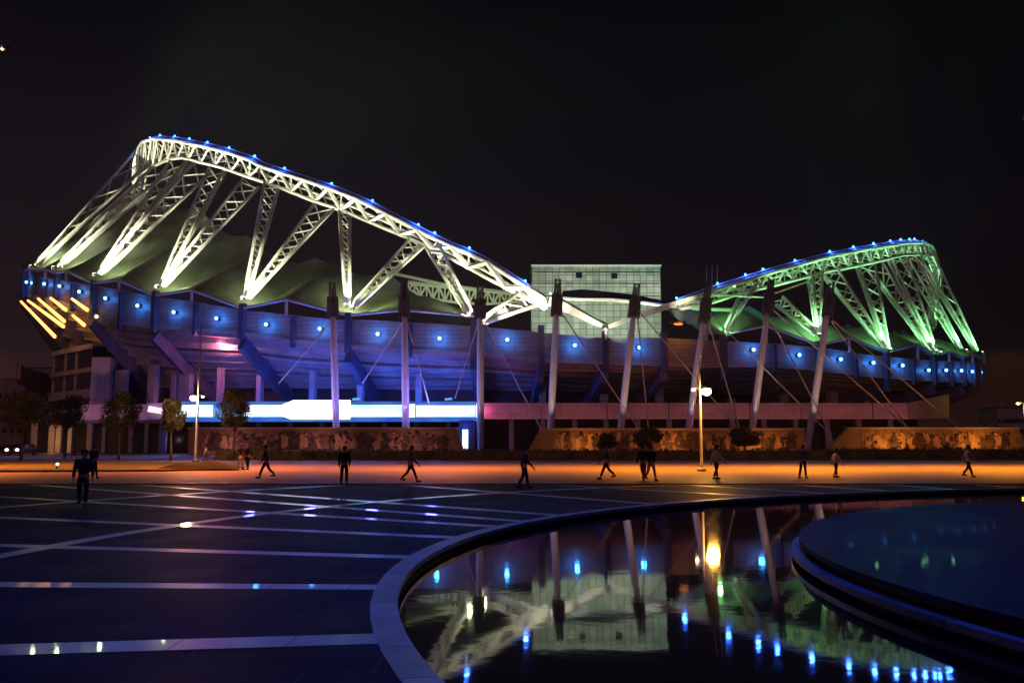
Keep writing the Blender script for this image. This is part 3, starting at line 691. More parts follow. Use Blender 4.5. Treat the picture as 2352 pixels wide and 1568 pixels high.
# ------------------------------------------------------------------ masts with stays
MD = 118.0
masts = [((765, 722), (774, 1042), 648, 'plain white steel mast in front of the wide bright screen, leftmost of the masts'),
         ((929, 722), (933, 1042), 640, 'white steel mast standing where the screen panels join, second of the row'),
         ((1103, 725), (1104, 1042), 655, 'white steel mast beside the pink glowing end of the screen'),
         ((1278, 718), (1262, 1042), 640, 'white mast rising to the left edge of the pale green block'),
         ((1455, 722), (1419, 1042), 650, 'leaning white mast in front of the right part of the pale green block'),
         ((1616, 735), (1574, 1042), 645, 'leaning white mast with thin spikes on top beside the bright street lamp'),
         ((1763, 715), (1721, 1042), 640, 'leaning white mast just right of the bright street lamp, under the green roof'),
         ((1900, 720), (1853, 1042), 650, 'rightmost leaning white mast, over the gap between the carved walls')]
stays = {0: [((765, 735), (640, 880))], 1: [((935, 740), (985, 925)), ((925, 740), (832, 880))], 2: [((1100, 735), (1045, 915)), ((1112, 735), (1243, 985))],
         3: [((1290, 718), (1470, 990))], 4: [((1464, 722), (1490, 990)), ((1468, 715), (1700, 990))], 5: [((1626, 735), (1700, 990)), ((1630, 720), (1905, 995))],
         6: [((1772, 735), (1906, 992)), ((1776, 712), (2080, 978))], 7: [((1910, 738), (2082, 978)), ((1912, 735), (2197, 978))]}
for i, (hd, ft, ty, lab) in enumerate(masts):
    A = D3(*hd, MD); B = D3(*ft, MD); B.z = 0
    mt = thing('mast', B, lab, 'mast', 'masts along the front of the stadium')
    ts = [0, .04, .2, .5, .8, .96, 1]; rr = [.3, .42, .47, .5, .45, .36, .28]
    MB().path([B+(A-B)*t for t in ts], rr, 12).build('pole', M['mast'], mt, True)
    MB().lathe(B, [(.8, 0), (.8, .12), (.5, .2), (.45, .5)], 12).build('foot', M['dark_steel'], mt)
    d = (A-B).normalized(); Tp = D3(hd[0]+(hd[0]-ft[0])*(hd[1]-ty)/(ft[1]-hd[1]), ty, MD)
    mb = MB(); hh = (Tp-A).length
    for sx in (-1, 1):
        mb.beam(A+Vector((sx*.38, 0, -.5)), A+d*hh*.55+Vector((sx*.34, 0, 0)), .14, .9)
        mb.beam(A+d*hh*.5+Vector((sx*.4, 0, 0)), Tp+Vector((sx*.28, 0, 0)), .12, .3)
    for f_ in (.05, .3, .55, .75, .95): mb.beam(A+d*hh*f_+Vector((-.44, 0, 0)), A+d*hh*f_+Vector((.44, 0, 0)), .16, .4 if f_ < .5 else .14)
    mb.tube(A-d*.3, Tp-d*.6, .33, .12, 8)
    mb.beam(A-d*.2, A+d*hh*.36, .55, .5, up=Vector((0, 1, 0)))
    mb.build('mast_head', M['head_steel'], mt)
    if i == 5:
        mb = MB()
        for dx in (-.4, .35, 1.05): mb.tube(Tp+Vector((dx, 0, -2)), Tp+Vector((dx+.15, 0, 2.2)), .07, .03, 5)
        mb.build('spike', M['rail_steel'], mt)
    lamp('mast_fill', 'SPOT', Vector((B.x+(.6 if i > 3 else -.3), MD-3.2, 1.0)), (1, .72, .68), 300 if i > 2 else 170, .2, B+(A-B)*.62, 34, .8, True)  # uplight added near each mast foot, without a fitting
    for p, q in stays[i]:
        P = D3(*p, MD); 
        yd = 118 if q[1] < 960 else 114.5
        Q = D3(*q, yd)
        MB().tube(P, Q, .095, .095, 6).build('stay', M['mast'], mt)
        if q[1] > 960:
            MB().tube(Q, Vector((Q.x+.6, Q.y, 0)), .12, .16, 6).build('anchor', M['mast'], mt)
# ------------------------------------------------------------------ LED screen on the podium
lx = lambda px: D3(px, 940, PD).x
lz = lambda py: D3(1000, py, PD).z
ls = thing('led_screen', (lx(720), PD-.4, zP0), 'long glowing white and blue screen strip along the podium', 'screen')
MB().box(lx(385), lx(1098), PD-.3, PD-.02, lz(968), lz(922)).build('backing', M['led_blue'], ls)
def panel(a, b, t, bt, m, dy=.5): MB().box(lx(a), lx(b), PD-dy, PD-.3, lz(bt), lz(t)).build('screen_panel', m, ls)
panel(388, 491, 930, 957, M['led_white']); panel(493, 562, 930, 957, M['led_dim']); panel(564, 656, 930, 957, M['led_white'])
panel(806, 938, 930, 957, M['led_white']); panel(941, 954, 928, 958, M['led_white']); panel(957, 1092, 931, 957, M['led_white'])
mb = MB(); mb.prism([Vector((lx(px), PD-.75, lz(py))) for px, py in ((650, 955), (672, 963), (806, 963), (806, 919), (676, 919), (650, 930))], (0, .4, 0)); mb.build('screen_panel', M['led_big'], ls)
panel(1094, 1107, 928, 958, M['led_big'])
mb = MB(); mb.prism([Vector((lx(px), PD-.5, lz(py))) for px, py in ((342, 945), (385, 952), (385, 940), (345, 932))], (0, .3, 0)); mb.build('screen_panel', emit('led_rose', (1, .6, .75), 1.6), ls)
lamp('pink_light', 'POINT', Vector((lx(1112), PD-1.0, lz(943))), (1, .05, .25), 110, .4)
for px in (440, 600, 735, 870, 1000):
    lamp('podium_blue_light', 'POINT', Vector((lx(px), PD+2.4, zP1-.4)), (.03, .12, 1), 1700, .8)  # blue podium floods behind the screen, lighting the stand above
    lamp('podium_blue_light', 'POINT', Vector((lx(px), PD-4.5, zP1+.6)), (.16, .16, 1), 900, .8)  # blue point lights in front, standing in for screen spill
for px in (818, 1030):
    p = D3(px, 917, PD+.3); mb = MB(); mb.beam(p-Vector((.5, 0, 0)), p+Vector((.5, 0, .1)), .4, .3); mb.build('projector', M['led_dim'], ls)
for k in range(7):
    x = lx(1190)+k*(lx(2060)-lx(1190))/6; lamp('terrace_fill', 'SPOT', Vector((x, 114.2, 2.2)), (1, .2, .2), 700, .4, Vector((x, PD, 4.6)), 92, .9)  # pink fill spots added to light the parapet, no fittings
for px in (360, 560, 760, 960): lamp('terrace_fill', 'SPOT', Vector((lx(px), 113.6, 3.6)), (1, .3, .42), 420, .4, Vector((lx(px), 122, 14)), 100, .9)  # added pink fill aimed up at the stand
dp = D3(1068, 1008, 114); dr = thing('entrance_kiosk', Vector((dp.x, 114, 0)), 'blue lit kiosk with a pale green glowing door panel beside the carved wall', 'kiosk')
q0 = D3(1054, 965, 114); q1 = D3(1090, 1040, 114)
M['blue_lit_wall'] = mat('blue_lit_wall', (.05, .08, .35), .5, var=.2)  # blue light of the doorway put into the wall colour
MB().box(q0.x, q1.x, 114, 116, 0, q0.z).build('wall', M['blue_lit_wall'], dr)
q0 = D3(1062, 986, 114); q1 = D3(1075, 1030, 114); MB().box(q0.x, q1.x, 113.9, 114.0, max(.2, q1.z), q0.z).build('door_panel', M['door_light'], dr)
lamp('kiosk_light', 'POINT', Vector((dp.x, 112.5, 3.6)), (.1, .2, 1), 60, .3)
# ------------------------------------------------------------------ carved walls
def carved_wall(px0, px1, top, D, lab, slant0, slant1, seed, uplight, ucol):
    r = random.Random(seed); x0 = D3(px0, 1010, D).x; x1 = D3(px1, 1010, D).x; zt_ = D3(1176, top, D).z
    t = thing('carved_wall', Vector(((x0+x1)/2, D, 0)), lab, 'wall', 'carved stone walls in front of the stadium')
    y = D
    mb = MB(); mb.prism([Vector((x0-slant0, y, 0)), Vector((x1+slant1, y, 0)), Vector((x1, y, zt_)), Vector((x0, y, zt_))], (0, 1.0, 0)); mb.build('wall', M['stone'], t)
    mb = MB(); mb.box(x0-.1, x1+.1, y-.12, y+1.1, zt_+.003, zt_+.16); mb.build('cap', M['pale_concrete'], t)
    # relief: rows of carved figures, each an irregular extruded shape, on a sunk dark field
    f0, f1 = x0+1.6, x1-1.4
    mb = MB(); mb.box(f0, f1, y-.06, y, .55, zt_-.25); mb.build('field', M['relief_field'], t)
    x = f0+.4
    while x < f1-.5:
        wd = r.uniform(.4, 1.15); hh = r.uniform(.9, zt_-1.1); z0 = r.uniform(.5, .8); cx = x+wd/2
        tgt = MB(); tm = M['bronze'] if r.random() < .6 else M['relief_pale']
        n_ = 11; poly = []
        ph = r.random()*6
        for k in range(n_):
            a = 2*PI*k/n_; rad = 1+.28*math.sin(3*a+ph)+r.uniform(-.16, .16)
            poly.append(Vector((min(f1, max(f0, cx+wd*.55*rad*math.cos(a))), y-.06, min(zt_-.3, max(.55, z0+hh/2+hh*.5*rad*math.sin(a))))))
        tgt.prism(poly, (0, -r.uniform(.08, .22), 0))
        for _ in range(3):            # heads, limbs, spears
            a0 = Vector((cx+r.uniform(-.5, .5)*wd, y-.17, z0+hh*r.uniform(.3, .9)))
            b0 = a0+Vector((r.uniform(-.8, .8), 0, r.uniform(-.6, .7))); b0.z = max(.6, min(zt_-.35, b0.z))
            tgt.tube(a0, b0, r.uniform(.07, .16), .05, 5)
        if r.random() < .7: tgt.ball((cx+r.uniform(-.3, .3), y-.15, min(zt_-.5, z0+hh+.05)), r.uniform(.16, .26), 7, 5)
        tgt.build('relief_figure', tm, t)
        x += wd*r.uniform(.42, .72)
    k = max(2, int((x1-x0)/9))
    for i in range(k):
        lamp('wall_fill', 'POINT', Vector((x0+(i+.5)*(x1-x0)/k, y-3.2, .9)), ucol, uplight, .3)  # point lights added in front of the wall foot, no fittings
    return t
carved_wall(432, 1050, 984, 112, 'carved stone wall with dark relief figures below the bright screen', .0, 1.0, 3, 260, (1, .32, .28))
carved_wall(1240, 1848, 986, 112, 'long orange carved wall behind the bright street lamp', 1.8, .3, 5, 420, (1, .3, .045))
carved_wall(1950, 2342, 984, 112, 'brightest orange carved wall at the right end of the stadium front', 3.4, 1.0, 9, 750, (1, .31, .035))
# ------------------------------------------------------------------ annex at the left end
A0 = D3(120, 900, 166); A1 = D3(207, 900, 151)
an = thing('annex_tower', Vector((A1.x, A1.y, 0)), 'glazed annex with pink balcony bands at the left end of the stadium', 'building')
dv = Vector((A1.x-A0.x, A1.y-A0.y, 0)); nv_ = Vector((dv.y, -dv.x, 0)).normalized()
if nv_.y > 0: nv_ = -nv_
def wallq(mbx, s0, s1, z0, z1_, off0, off1):
    p = Vector((A0.x, A0.y, 0)); P = [p+dv*s0+nv_*off0, p+dv*s1+nv_*off0, p+dv*s1+nv_*off1, p+dv*s0+nv_*off1]
    mbx.prism([Vector((q.x, q.y, z0)) for q in P], (0, 0, z1_-z0))
mb = MB(); wallq(mb, 0, 1, 0, 18.2, -7, 0); mb.build('glazing', M['glass'], an)
for zc, h_ in ((18.1, .9), (14.0, .8), (9.9, 1.5), (6.9, .8)):
    mb = MB(); wallq(mb, -.02, 1.0, zc-h_/2, zc+h_/2, .003, .5); mb.build('balcony_band', M['pale_concrete'], an)
for s in (.0, .33, .62):
    mb = MB(); wallq(mb, s, s+.03, 0, 17.6, .003, .25); mb.build('mullion', M['concrete'], an)
c0 = D3(207, 900, 149); c1 = D3(250, 900, 149)
MB().box(c0.x, c1.x, 149, 156, 3, D3(228, 820, 149).z).build('stair_wall', M['pale_concrete'], an)
c0 = D3(190, 900, 142); c1 = D3(340, 900, 142); MB().box(c0.x, c1.x, 142, 143, 4.6, D3(250, 928, 142).z).build('terrace_wall', M['pale_concrete'], an)
for px in (150, 235, 320): lamp('terrace_fill', 'SPOT', D3(px, 1020, 134), (1, .32, .42), 1300, .4, D3(px-10, 880, 150), 75, .9)  # more added pink fill, for the annex walls
# ground floor at left with lit pillars
gf = thing('ground_arcade', D3(250, 1042, 128), 'dark ground floor arcade with lit pillars behind the round trees', 'arcade')
c0 = D3(60, 1000, 132); c1 = D3(430, 1000, 132); MB().box(c0.x, c1.x, 132, 133, 0, 4.8).build('back_wall', M['dark_wall'], gf)
MB().box(c0.x, c1.x, 127.6, 131.9, 4.3, 4.8).build('canopy', M['concrete'], gf)
for px, wpx in ((76, 10), (118, 13), (134, 12), (160, 9), (205, 12), (238, 8), (300, 10), (336, 9), (368, 8), (405, 14), (422, 9)):
    p = D3(px, 1000, 128); wd = wpx*128/2000; MB().box(p.x-wd/2, p.x+wd/2, 128, 128.6, 0, 4.3).build('pillar', M['pale_concrete'], gf)
lamp('arcade_light', 'POINT', D3(122, 1015, 125.5), (1, .42, .1), 160, .3)
lamp('arcade_light', 'POINT', D3(95, 985, 125), (1, .4, .12), 120, .3)
lamp('arcade_light', 'POINT', D3(410, 1010, 124), (1, .5, .4), 120, .3)
# ------------------------------------------------------------------ lawns, hedges
mb = MB(); poly = [(-80, 56), (-46, 54), (-30, 53.5), (-22, 54.5), (-18.2, 57), (-20, 63), (-24, 72), (-40, 76), (-80, 76)]
mb.prism([Vector((x, y, .003)) for x, y in poly], (0, 0, .12)); struct(mb.build('lawn', M['lawn']))
def leaf_quads(mb, c, n, rx, ry, rz, s, r, shell=.55):
    for _ in range(n):
        while True:
            p = Vector((r.uniform(-1, 1), r.uniform(-1, 1), r.uniform(-1, 1)))
            if shell < p.length < 1 or (p.length < 1 and r.random() < .25): break
        p = Vector((c[0]+p.x*rx, c[1]+p.y*ry, c[2]+p.z*rz)); a = Vector((r.gauss(0, 1), r.gauss(0, 1), r.gauss(0, 1))).normalized(); b = a.orthogonal().normalized()
        b.rotate(Matrix.Rotation(r.random()*6, 3, a)); c_ = a.cross(b); k = s*r.uniform(.6, 1.3); o = len(mb.v)
        mb.v += [p-b*k, p+c_*k*.45, p+b*k, p-c_*k*.45]; mb.f.append((o, o+1, o+2, o+3))
r = random.Random(4)
mb = MB(); rows = []
for i in range(25):
    row = []
    for j in range(17):
        x = -1+2*i/24; y = -1+2*j/16; row.append(G(448, 1080)+Vector((x*2.7, y*1.8+1.3, .12+.42*max(0, 1-x*x-y*y)**.8*(1+.25*math.sin(7*x+3*y)))))
    rows.append(row)
mb.grid(rows); M['mound'] = mat('rough_grass', (.006, .008, .003), .95, var=.5, scale=3, bump=1, bscale=25)
struct(mb.build('grass_mound', M['mound'], smooth=True))
def hedge(x0, x1, y, d, h, lab, seed, dens=26):
    r = random.Random(seed); t = thing('hedge', Vector(((x0+x1)/2, y, 0)), lab, 'hedge', 'clipped hedges along the road')
    MB().box(x0+.1, x1-.1, y-d/2+.12, y+d/2-.12, 0, h-.12).build('core', M['hedge'], t)
    mb = MB()
    for _ in range(int((x1-x0)*dens)):
        f_ = r.random(); x = r.uniform(x0, x1)
        p = Vector((x, y-d/2+r.uniform(-.05, .12), r.uniform(.02, h))) if f_ < .6 else Vector((x, r.uniform(y-d/2, y+d/2), h+r.uniform(-.12, .06)+.05*math.sin(x*2.1)))
        a = Vector((r.gauss(0, 1), r.gauss(0, 1), r.gauss(0, 1))).normalized(); b = a.orthogonal().normalized(); c_ = a.cross(b); k = r.uniform(.09, .2); o = len(mb.v)
        mb.v += [p-b*k, p+c_*k*.5, p+b*k, p-c_*k*.5]; mb.f.append((o, o+1, o+2, o+3))
    mb.build('foliage', M['hedge'], t)
hedge(-29, 31.5, 87, 3, 1.0, 'long low dark red hedge between the road and the carved walls', 1)
hedge(32.2, 72, 90, 3, 1.1, 'low dark hedge in front of the brightest orange carved wall', 2)
# ------------------------------------------------------------------ trees
def tree(base, hgt, cw, lab, seed, trunk_h=None, warm=0):
    r = random.Random(seed); base = Vector(base); th = trunk_h or hgt*.45
    t = thing('round_tree', base, lab, 'tree', 'small round trees along the road')
    mb = MB(); top = base+Vector((r.uniform(-.1, .1), 0, th))
    mb.path([base, base+Vector((0, 0, th*.3)), top], [.17, .12, .09], 8)
    ch = (hgt-th)/2+.25; cc = base+Vector((0, 0, th+ch-.3))
    for k in range(7):
        a = k*2.4; e_ = cc+Vector((math.cos(a)*cw*.33, math.sin(a)*cw*.33, ch*r.uniform(-.2, .6))); m_ = (top+e_)/2+Vector((0, 0, -.1)); mb.path([top-Vector((0, 0, .25)), m_, e_], [.06, .04, .015], 5)
    mb.build('trunk', M['bark'], t, True)
    mb = MB()
    for k in range(36):
        a = r.random()*2*PI; ph = r.uniform(-.75, 1); q = math.sqrt(max(0, 1-ph*ph*.9)); rr = r.uniform(.4, 1.12)
        c = (cc.x+math.cos(a)*cw/2*q*rr*.85, cc.y+math.sin(a)*cw/2*q*rr*.85, cc.z+ph*ch*.8)
        q_ = r.uniform(.6, 1.25); leaf_quads(mb, c, int(125*q_), cw*.19*q_, cw*.19*q_, ch*.27*q_, .13, r, .2)
    mb.build('crown', M['leaf'], t)
    return t
def tpx(px, foot, top, wpx, lab, seed, D=None, th=None):
    g = G(px, foot) if D is None else Vector((D3(px, foot, D).x, D, 0)); h_ = D3(px, top, g.y).z; tree(g, h_, wpx*g.y/2000, lab, seed, th)
tpx(48, 1056, 903, 108, 'darkest round tree at the left edge of the picture above the parked car', 11)
tpx(148, 1052, 905, 86, 'dark round tree between the parked car and the warm lit tree', 12)
tpx(272, 1056, 904, 88, 'round tree with a warm lit crown left of the screen', 13)
tpx(392, 1058, 916, 50, 'narrow round tree just left of the tall left street lamp', 14)
tpx(535, 1056, 902, 84, 'round tree with an orange lit top standing in front of the screen', 15)
tpx(1395, 1046, 1000, 40, 'small dark tree beside the walking pair, left of the street lamp', 16, D=92)
tpx(1490, 1046, 986, 62, 'small dark tree behind the pair of walkers', 17, D=92)
tpx(1712, 1046, 986, 74, 'small dark tree right of the bright street lamp', 18, D=92)
# ------------------------------------------------------------------ street lamps
def street_lamp(base, top_z, lamp_z, lab, glow, e, col, big=1):
    t = thing('street_lamp', base, lab, 'street lamp', 'tall street lamps with two lanterns'); base = Vector(base)
    MB().path([base, base+Vector((0, 0, .5)), base+Vector((0, 0, lamp_z)), base+Vector((0, 0, top_z))], [q_*(1.7 if top_z > 9 else 1) for q_ in (.14, .085, .06, .03)], 8).build('pole', M['mast'], t, True)
    MB().lathe(base, [(.3, 0), (.3, .15), (.16, .25)], 12).build('foot', M['grey_steel'], t)
    for sx, sz in ((big, 0), (-big, .05)):
        a = base+Vector((0, 0, lamp_z+.25)); b = a+Vector((sx*.42, 0, .1))
        ar = MB().path([a, a+Vector((sx*.25, 0, .18)), b], .035, 6).build('arm', M['grey_steel'], t)
        s = .85 if sx == big else .32
        MB().lathe(b+Vector((0, 0, -.5*s)), [(.1*s, 0), (.3*s, .12*s), (.36*s, .34*s), (.2*s, .5*s)], 12).build('lantern', glow, t, True)
        ln_ = LAST[0]
        MB().lathe(b+Vector((0, 0, .0)), [(.38*s, .0), (.2*s, .14*s), (.03, .24*s)], 12).build('lantern_cap', M['grey_steel'], ln_)
    lamp('street_light', 'POINT', base+Vector((big*.5, -.5, lamp_z-.1)), col, e, .35)
g = G(1612, 1082); street_lamp(g, D3(1606, 826, g.y).z, D3(1620, 905, g.y).z, 'street lamp with a glaring warm lantern on the orange road', M['lamp_warm'], 1300, (1, .43, .06))
g = G(449, 1060); street_lamp(g, D3(463, 752, g.y).z, D3(445, 918, g.y).z, 'taller street lamp with a white pink lantern at the left of the screen', M['lamp_pink'], 1500, (1, .42, .2), -1)
# single-arm lamp posts at the right; the added road spots below have none
def plain_lamp(base, h, arm, lab, m, e, col, group=None):
    t = thing('street_lamp', base, lab, 'street lamp', group); base = Vector(base); tp = base+Vector((0, 0, h))
    MB().path([base, base+Vector((0, 0, h*.6)), tp], [.14, .1, .07], 8).build('pole', M['grey_steel'], t, True)
    e_ = tp+Vector((arm, 0, .15)); MB().path([tp, tp+Vector((arm*.5, 0, .15)), e_], .05, 6).build('arm', M['grey_steel'], t)
    MB().beam(e_-Vector((arm*.25, 0, 0)), e_+Vector((arm*.1, 0, 0)), .35, .18).build('lamp_head', M['grey_steel'], t)
    if m: MB().ball(e_-Vector((0, 0, .16)), .24, sq=(1.2, 1, .6)).build('bulb', m, t, True); lamp('sodium_light', 'POINT', e_-Vector((0, .1, .5)), col, e, .3)
    return t
g = D3(2346, 1042, 125); g.z = 0; plain_lamp(g+Vector((.8, 0, 0)), D3(2346, 926, 125).z, -.8, 'orange sodium lamp glowing at the far right edge', M['sodium'], 500, (1, .42, .06))
g = D3(2306, 1042, 120); g.z = 0; plain_lamp(g, D3(2306, 922, 120).z, -2.0, 'unlit white lamp post with a flat arm near the right end of the stadium', None, 0, None)
g = Vector((21.9, 36.5, 0)); plain_lamp(Vector((23.2, 37.0, 0)), D3(2344, 275, 37).z, -.55, 'dim unlit lamp post top against the black sky at the right edge', None, 0, None)
for x, e_, c_ in ((-52, 50000, (1, .24, .03)), (-36, 52000, (1, .24, .035)), (-20, 44000, (1, .23, .05)), (-5, 33000, (1, .25, .045)), (9, 36000, (1, .3, .02)), (21, 44000, (1, .31, .02)), (34, 42000, (1, .33, .025)), (48, 34000, (1, .32, .025))):
    lamp('road_fill', 'SPOT', Vector((x, 60, 8.5)), c_, e_*.36, .4, Vector((x, 60, 0)), 150, 1.0)  # fill spots added above the paving
lamp('plaza_fill', 'SPOT', Vector((2, 12, 34)), (.03, .1, 1), 27000, 3, Vector((3, 12, 0)), 82, 1.0)  # unseen blue fill added high above the plaza
g = G(131, 1080); t = thing('garden_lamp', g, 'tiny glowing garden lamp on the orange lit lawn at left', 'garden lamp')
MB().lathe(g, [(.08, 0), (.06, .1), (.06, .32)], 8).build('post', M['dark_steel'], t); MB().ball(g+Vector((0, 0, .4)), .09).build('bulb', emit('garden_bulb', (1, .8, .4), 6), t, True)
# ------------------------------------------------------------------ parked car
cg = Vector((D3(50, 1030, 108).x, 108, 0))
car = thing('parked_car', cg, 'dark red parked car with its two headlights on among the left trees', 'car')
prof = [(-.82, .35), (-.88, .8), (-.78, .95), (-.62, 1.42), (.62, 1.42), (.78, .95), (.88, .8), (.82, .35)]
mb = MB(); rows = []
for y, s, zc in ((-2.1, .9, .72), (-2.0, 1, .8), (-1.0, 1, .86), (-.4, 1, 1.0), (1.3, 1, 1.0), (2.1, .92, .9)):
    rows.append([cg+Vector((x*s, y, min(z, .95) if y < -.9 or y > 2 else z)) for x, z in prof])
mb.grid(rows); o = len(mb.v); mb.v += rows[0]+rows[-1]; mb.f += [tuple(o+k for k in range(8)), tuple(o+8+k for k in reversed(range(8)))]
mb.build('body', M['car'], car, True)
MB().prism([cg+Vector((x, -.95, z)) for x, z in ((-.72, .97), (.72, .97), (.58, 1.36), (-.58, 1.36))], (0, -.03, 0)).build('windscreen', M['glass'], car)
for sx in (-1, 1):
    MB().ball(cg+Vector((sx*.62, -2.12, .72)), .17, sq=(1.3, .5, .8)).build('headlight', emit('headlight', (1, .95, .85), 10), car, True)
    for y in (-1.3, 1.3): 
        mb = MB(); mb.tube(cg+Vector((sx*.72, y, .33)), cg+Vector((sx*.9, y, .33)), .33, .33, 14); mb.build('wheel', M['rubber'], car)
r = random.Random(21)
for a_, b_, ty, D_, lab in ((-40, 60, 872, 300, 'dim distant block at the far left behind the darkest tree'), (60, 132, 846, 330, 'dim distant tower block just left of the glazed annex'), (2290, 2350, 938, 330, 'dim distant low block behind the far right sodium lamp')):
    p = D3(a_, ty, D_); q = D3(b_, ty, D_); t = thing('distant_block', Vector(((p.x+q.x)/2, D_, 0)), lab, 'building')
    MB().box(p.x, q.x, D_, D_+14, 0, p.z).build('wall', M['concrete'], t); MB().box(p.x-.3, q.x+.3, D_-.3, D_+14.3, p.z, p.z+.5).build('roof', M['dark_steel'], t)
    for k in range(6):
        for z_ in range(4, int(p.z)-2, 4):
            x = p.x+(k+.5)*(q.x-p.x)/6; MB().box(x-.8, x+.8, D_-.05, D_+.1, z_, z_+1.6).build('window', M['glass'], t)
# ------------------------------------------------------------------ light high in the sky
p = D3(5, 113, 900); t = thing('aircraft', p, 'tiny white aircraft light high in the black sky at the left edge', 'aircraft')
MB().path([p+Vector((-8, 0, 1)), p+Vector((-5, 0, 1.4)), p+Vector((7, 0, 1.4)), p+Vector((11, 0, 2.2))], [.3, 1.3, 1.3, .3], 8).build('fuselage', M['dark_steel'], t)
mb = MB(); mb.prism([p+Vector((-2, 0, 1)), p+Vector((2, -11, 1.1)), p+Vector((3.2, -11, 1.1)), p+Vector((2.4, 0, 1)), p+Vector((3.2, 11, 1.1)), p+Vector((2, 11, 1.1))], (0, 0, .3)); mb.build('wing', M['dark_steel'], t)
MB().ball(p, 1.5).build('landing_light', emit('landing_light', (1, .75, .55), 4), t, True)
MB().ball(p+Vector((2.6, 0, -.4)), .9).build('beacon', emit('beacon', (1, .12, .03), .6), t, True)
# ------------------------------------------------------------------ people
def skin_mesh(name, verts, edges, radii, root, m, parent, sub=1):
    me = bpy.data.meshes.new(name); me.from_pydata([tuple(v) for v in verts], edges, []); o = bpy.data.objects.new(name, me); COL.objects.link(o)
    o.modifiers.new('skin', 'SKIN'); sv = me.skin_vertices[0].data
    for i, rr in enumerate(radii): sv[i].radius = rr if isinstance(rr, tuple) else (rr, rr); sv[i].use_root = (i == root)
    s = o.modifiers.new('sub', 'SUBSURF'); s.levels = sub; s.render_levels = sub
    dg = bpy.context.evaluated_depsgraph_get(); nm = bpy.data.meshes.new_from_object(o.evaluated_get(dg)); o.modifiers.clear(); o.data = nm
    nm.polygons.foreach_set('use_smooth', [True]*len(nm.polygons)); nm.materials.clear(); nm.materials.append(m); o.parent = parent
    return o
def person(px, foot, lab, top, legs, stride=.3, face=0.0, arm=.3, hgt=1.7, hair='hair', shoes='black_cloth', bend=0.0, skirt=False, group='people walking on the road'):
    """face: 0 walks to the right of the picture, pi walks to the left, -pi/2 comes to the camera"""
    g = G(px, foot); t = thing('person', g, lab, 'person', group); t.rotation_euler = (0, 0, face); k = hgt/1.7; t.scale = (k, k, k); BASE[t.name] = Vector()
    V = Vector; sw = stride
    hip = .90-.10*sw*sw*2
    def leg(side, fwd):
        knee = V((fwd*.52+.05*abs(sw), side*.1, hip*.53)); ank = V((fwd*1.0-(.12 if fwd < 0 else 0), side*.1, .085+(.10 if fwd < -.15 else 0))); return [V((0, side*.09, hip)), knee, ank, ank+V((.13, side*.01, -.045 if fwd >= -.15 else -.07))]
    LL, LR = leg(1, sw), leg(-1, -sw)
    ch = V((.03+bend, 0, 1.22)); nk = V((.03+bend*1.3, 0, 1.43)); hd = V((.06+bend*1.5, 0, 1.56))
    def armp(side, fwd):
        sh = V((ch.x, side*.19, 1.36)); el = sh+V((fwd*.35-.03, side*.05, -.27)); wr = el+V((fwd*.4+.10, -side*.0, -.22)); return [sh, el, wr, wr+V((fwd*.08+.03, 0, -.085))]
    AL, AR = armp(1, -arm), armp(-1, arm)
    vs = [V((0, 0, hip+.02)), V((0, 0, 1.06)), ch, nk, hd-V((0, 0, .05)), hd, hd+V((-.01, 0, .09))]; rd = [(.13, .15), (.12, .14), (.12, .17), .055, .075, .098, .07]
    ed = [(0, 1), (1, 2), (2, 3), (3, 4), (4, 5), (5, 6)]
    def chain(start, pts, rads):
        p = start
        for q, r_ in zip(pts, rads): vs.append(q); rd.append(r_); ed.append((p, len(vs)-1)); p = len(vs)-1
    chain(0, LL, (.085, .058, .042, .035)); chain(0, LR, (.085, .058, .042, .035)); chain(2, AL, (.055, .042, .03, .034)); chain(2, AR, (.055, .042, .03, .034))
    bd = skin_mesh('body', vs, ed, rd, 0, M['skin'], t)
    # fingers, nose, ears joined into the body mesh
    mb = MB()
    for arm_, side in ((AL, 1), (AR, -1)):
        dn = (arm_[3]-arm_[2]).normalized(); fw = dn.orthogonal().normalized(); fw = V((1, 0, .2)).normalized(); sd_ = dn.cross(fw).normalized()
        for f_, ln in ((-1.5, .065), (-.5, .08), (.5, .075), (1.5, .055)):
            b0 = arm_[3]+fw*f_*.017; mb.path([b0, b0+dn*ln*.55+sd_*.004, b0+dn*ln-sd_*side*.018], [.0095, .0085, .007], 5)
        b0 = arm_[2]+dn*.04+fw*.028; mb.path([b0, b0+fw*.03+dn*.03, b0+fw*.035+dn*.06], [.011, .010, .008], 5)
    mb.tube(hd+V((.085, 0, .015)), hd+V((.118, 0, -.022)), .010, .017, 5)
    for s_ in (-1, 1): mb.ball(hd+V((-.005, s_*.1, -.01)), .028, 6, 4, (.7, .4, 1))
    bm = bmesh.new(); bm.from_mesh(bd.data); me2 = bpy.data.meshes.new('x'); me2.from_pydata([tuple(v) for v in mb.v], [], mb.f); bm.from_mesh(me2); bm.to_mesh(bd.data); bm.free(); bpy.data.meshes.remove(me2)
    mb = MB(); mb.ball(hd+V((.088, .034, .02)), .012, 6, 4); mb.ball(hd+V((.088, -.034, .02)), .012, 6, 4); mb.build('eyes', M['hair'], t)
    mb = MB(); mb.tube(hd+V((.094, .022, -.05)), hd+V((.094, -.022, -.05)), .007, .007, 5); mb.build('mouth', M['red_cloth'], t)
    mb = MB(); mb.ball(hd+V((-.02, 0, .045)), .112, 10, 8, (1, .98, .95)); mb.ball(hd+V((-.055, 0, -.02)), .085, 8, 6, (.7, 1, 1)); mb.build('hair', M[hair], t, True)
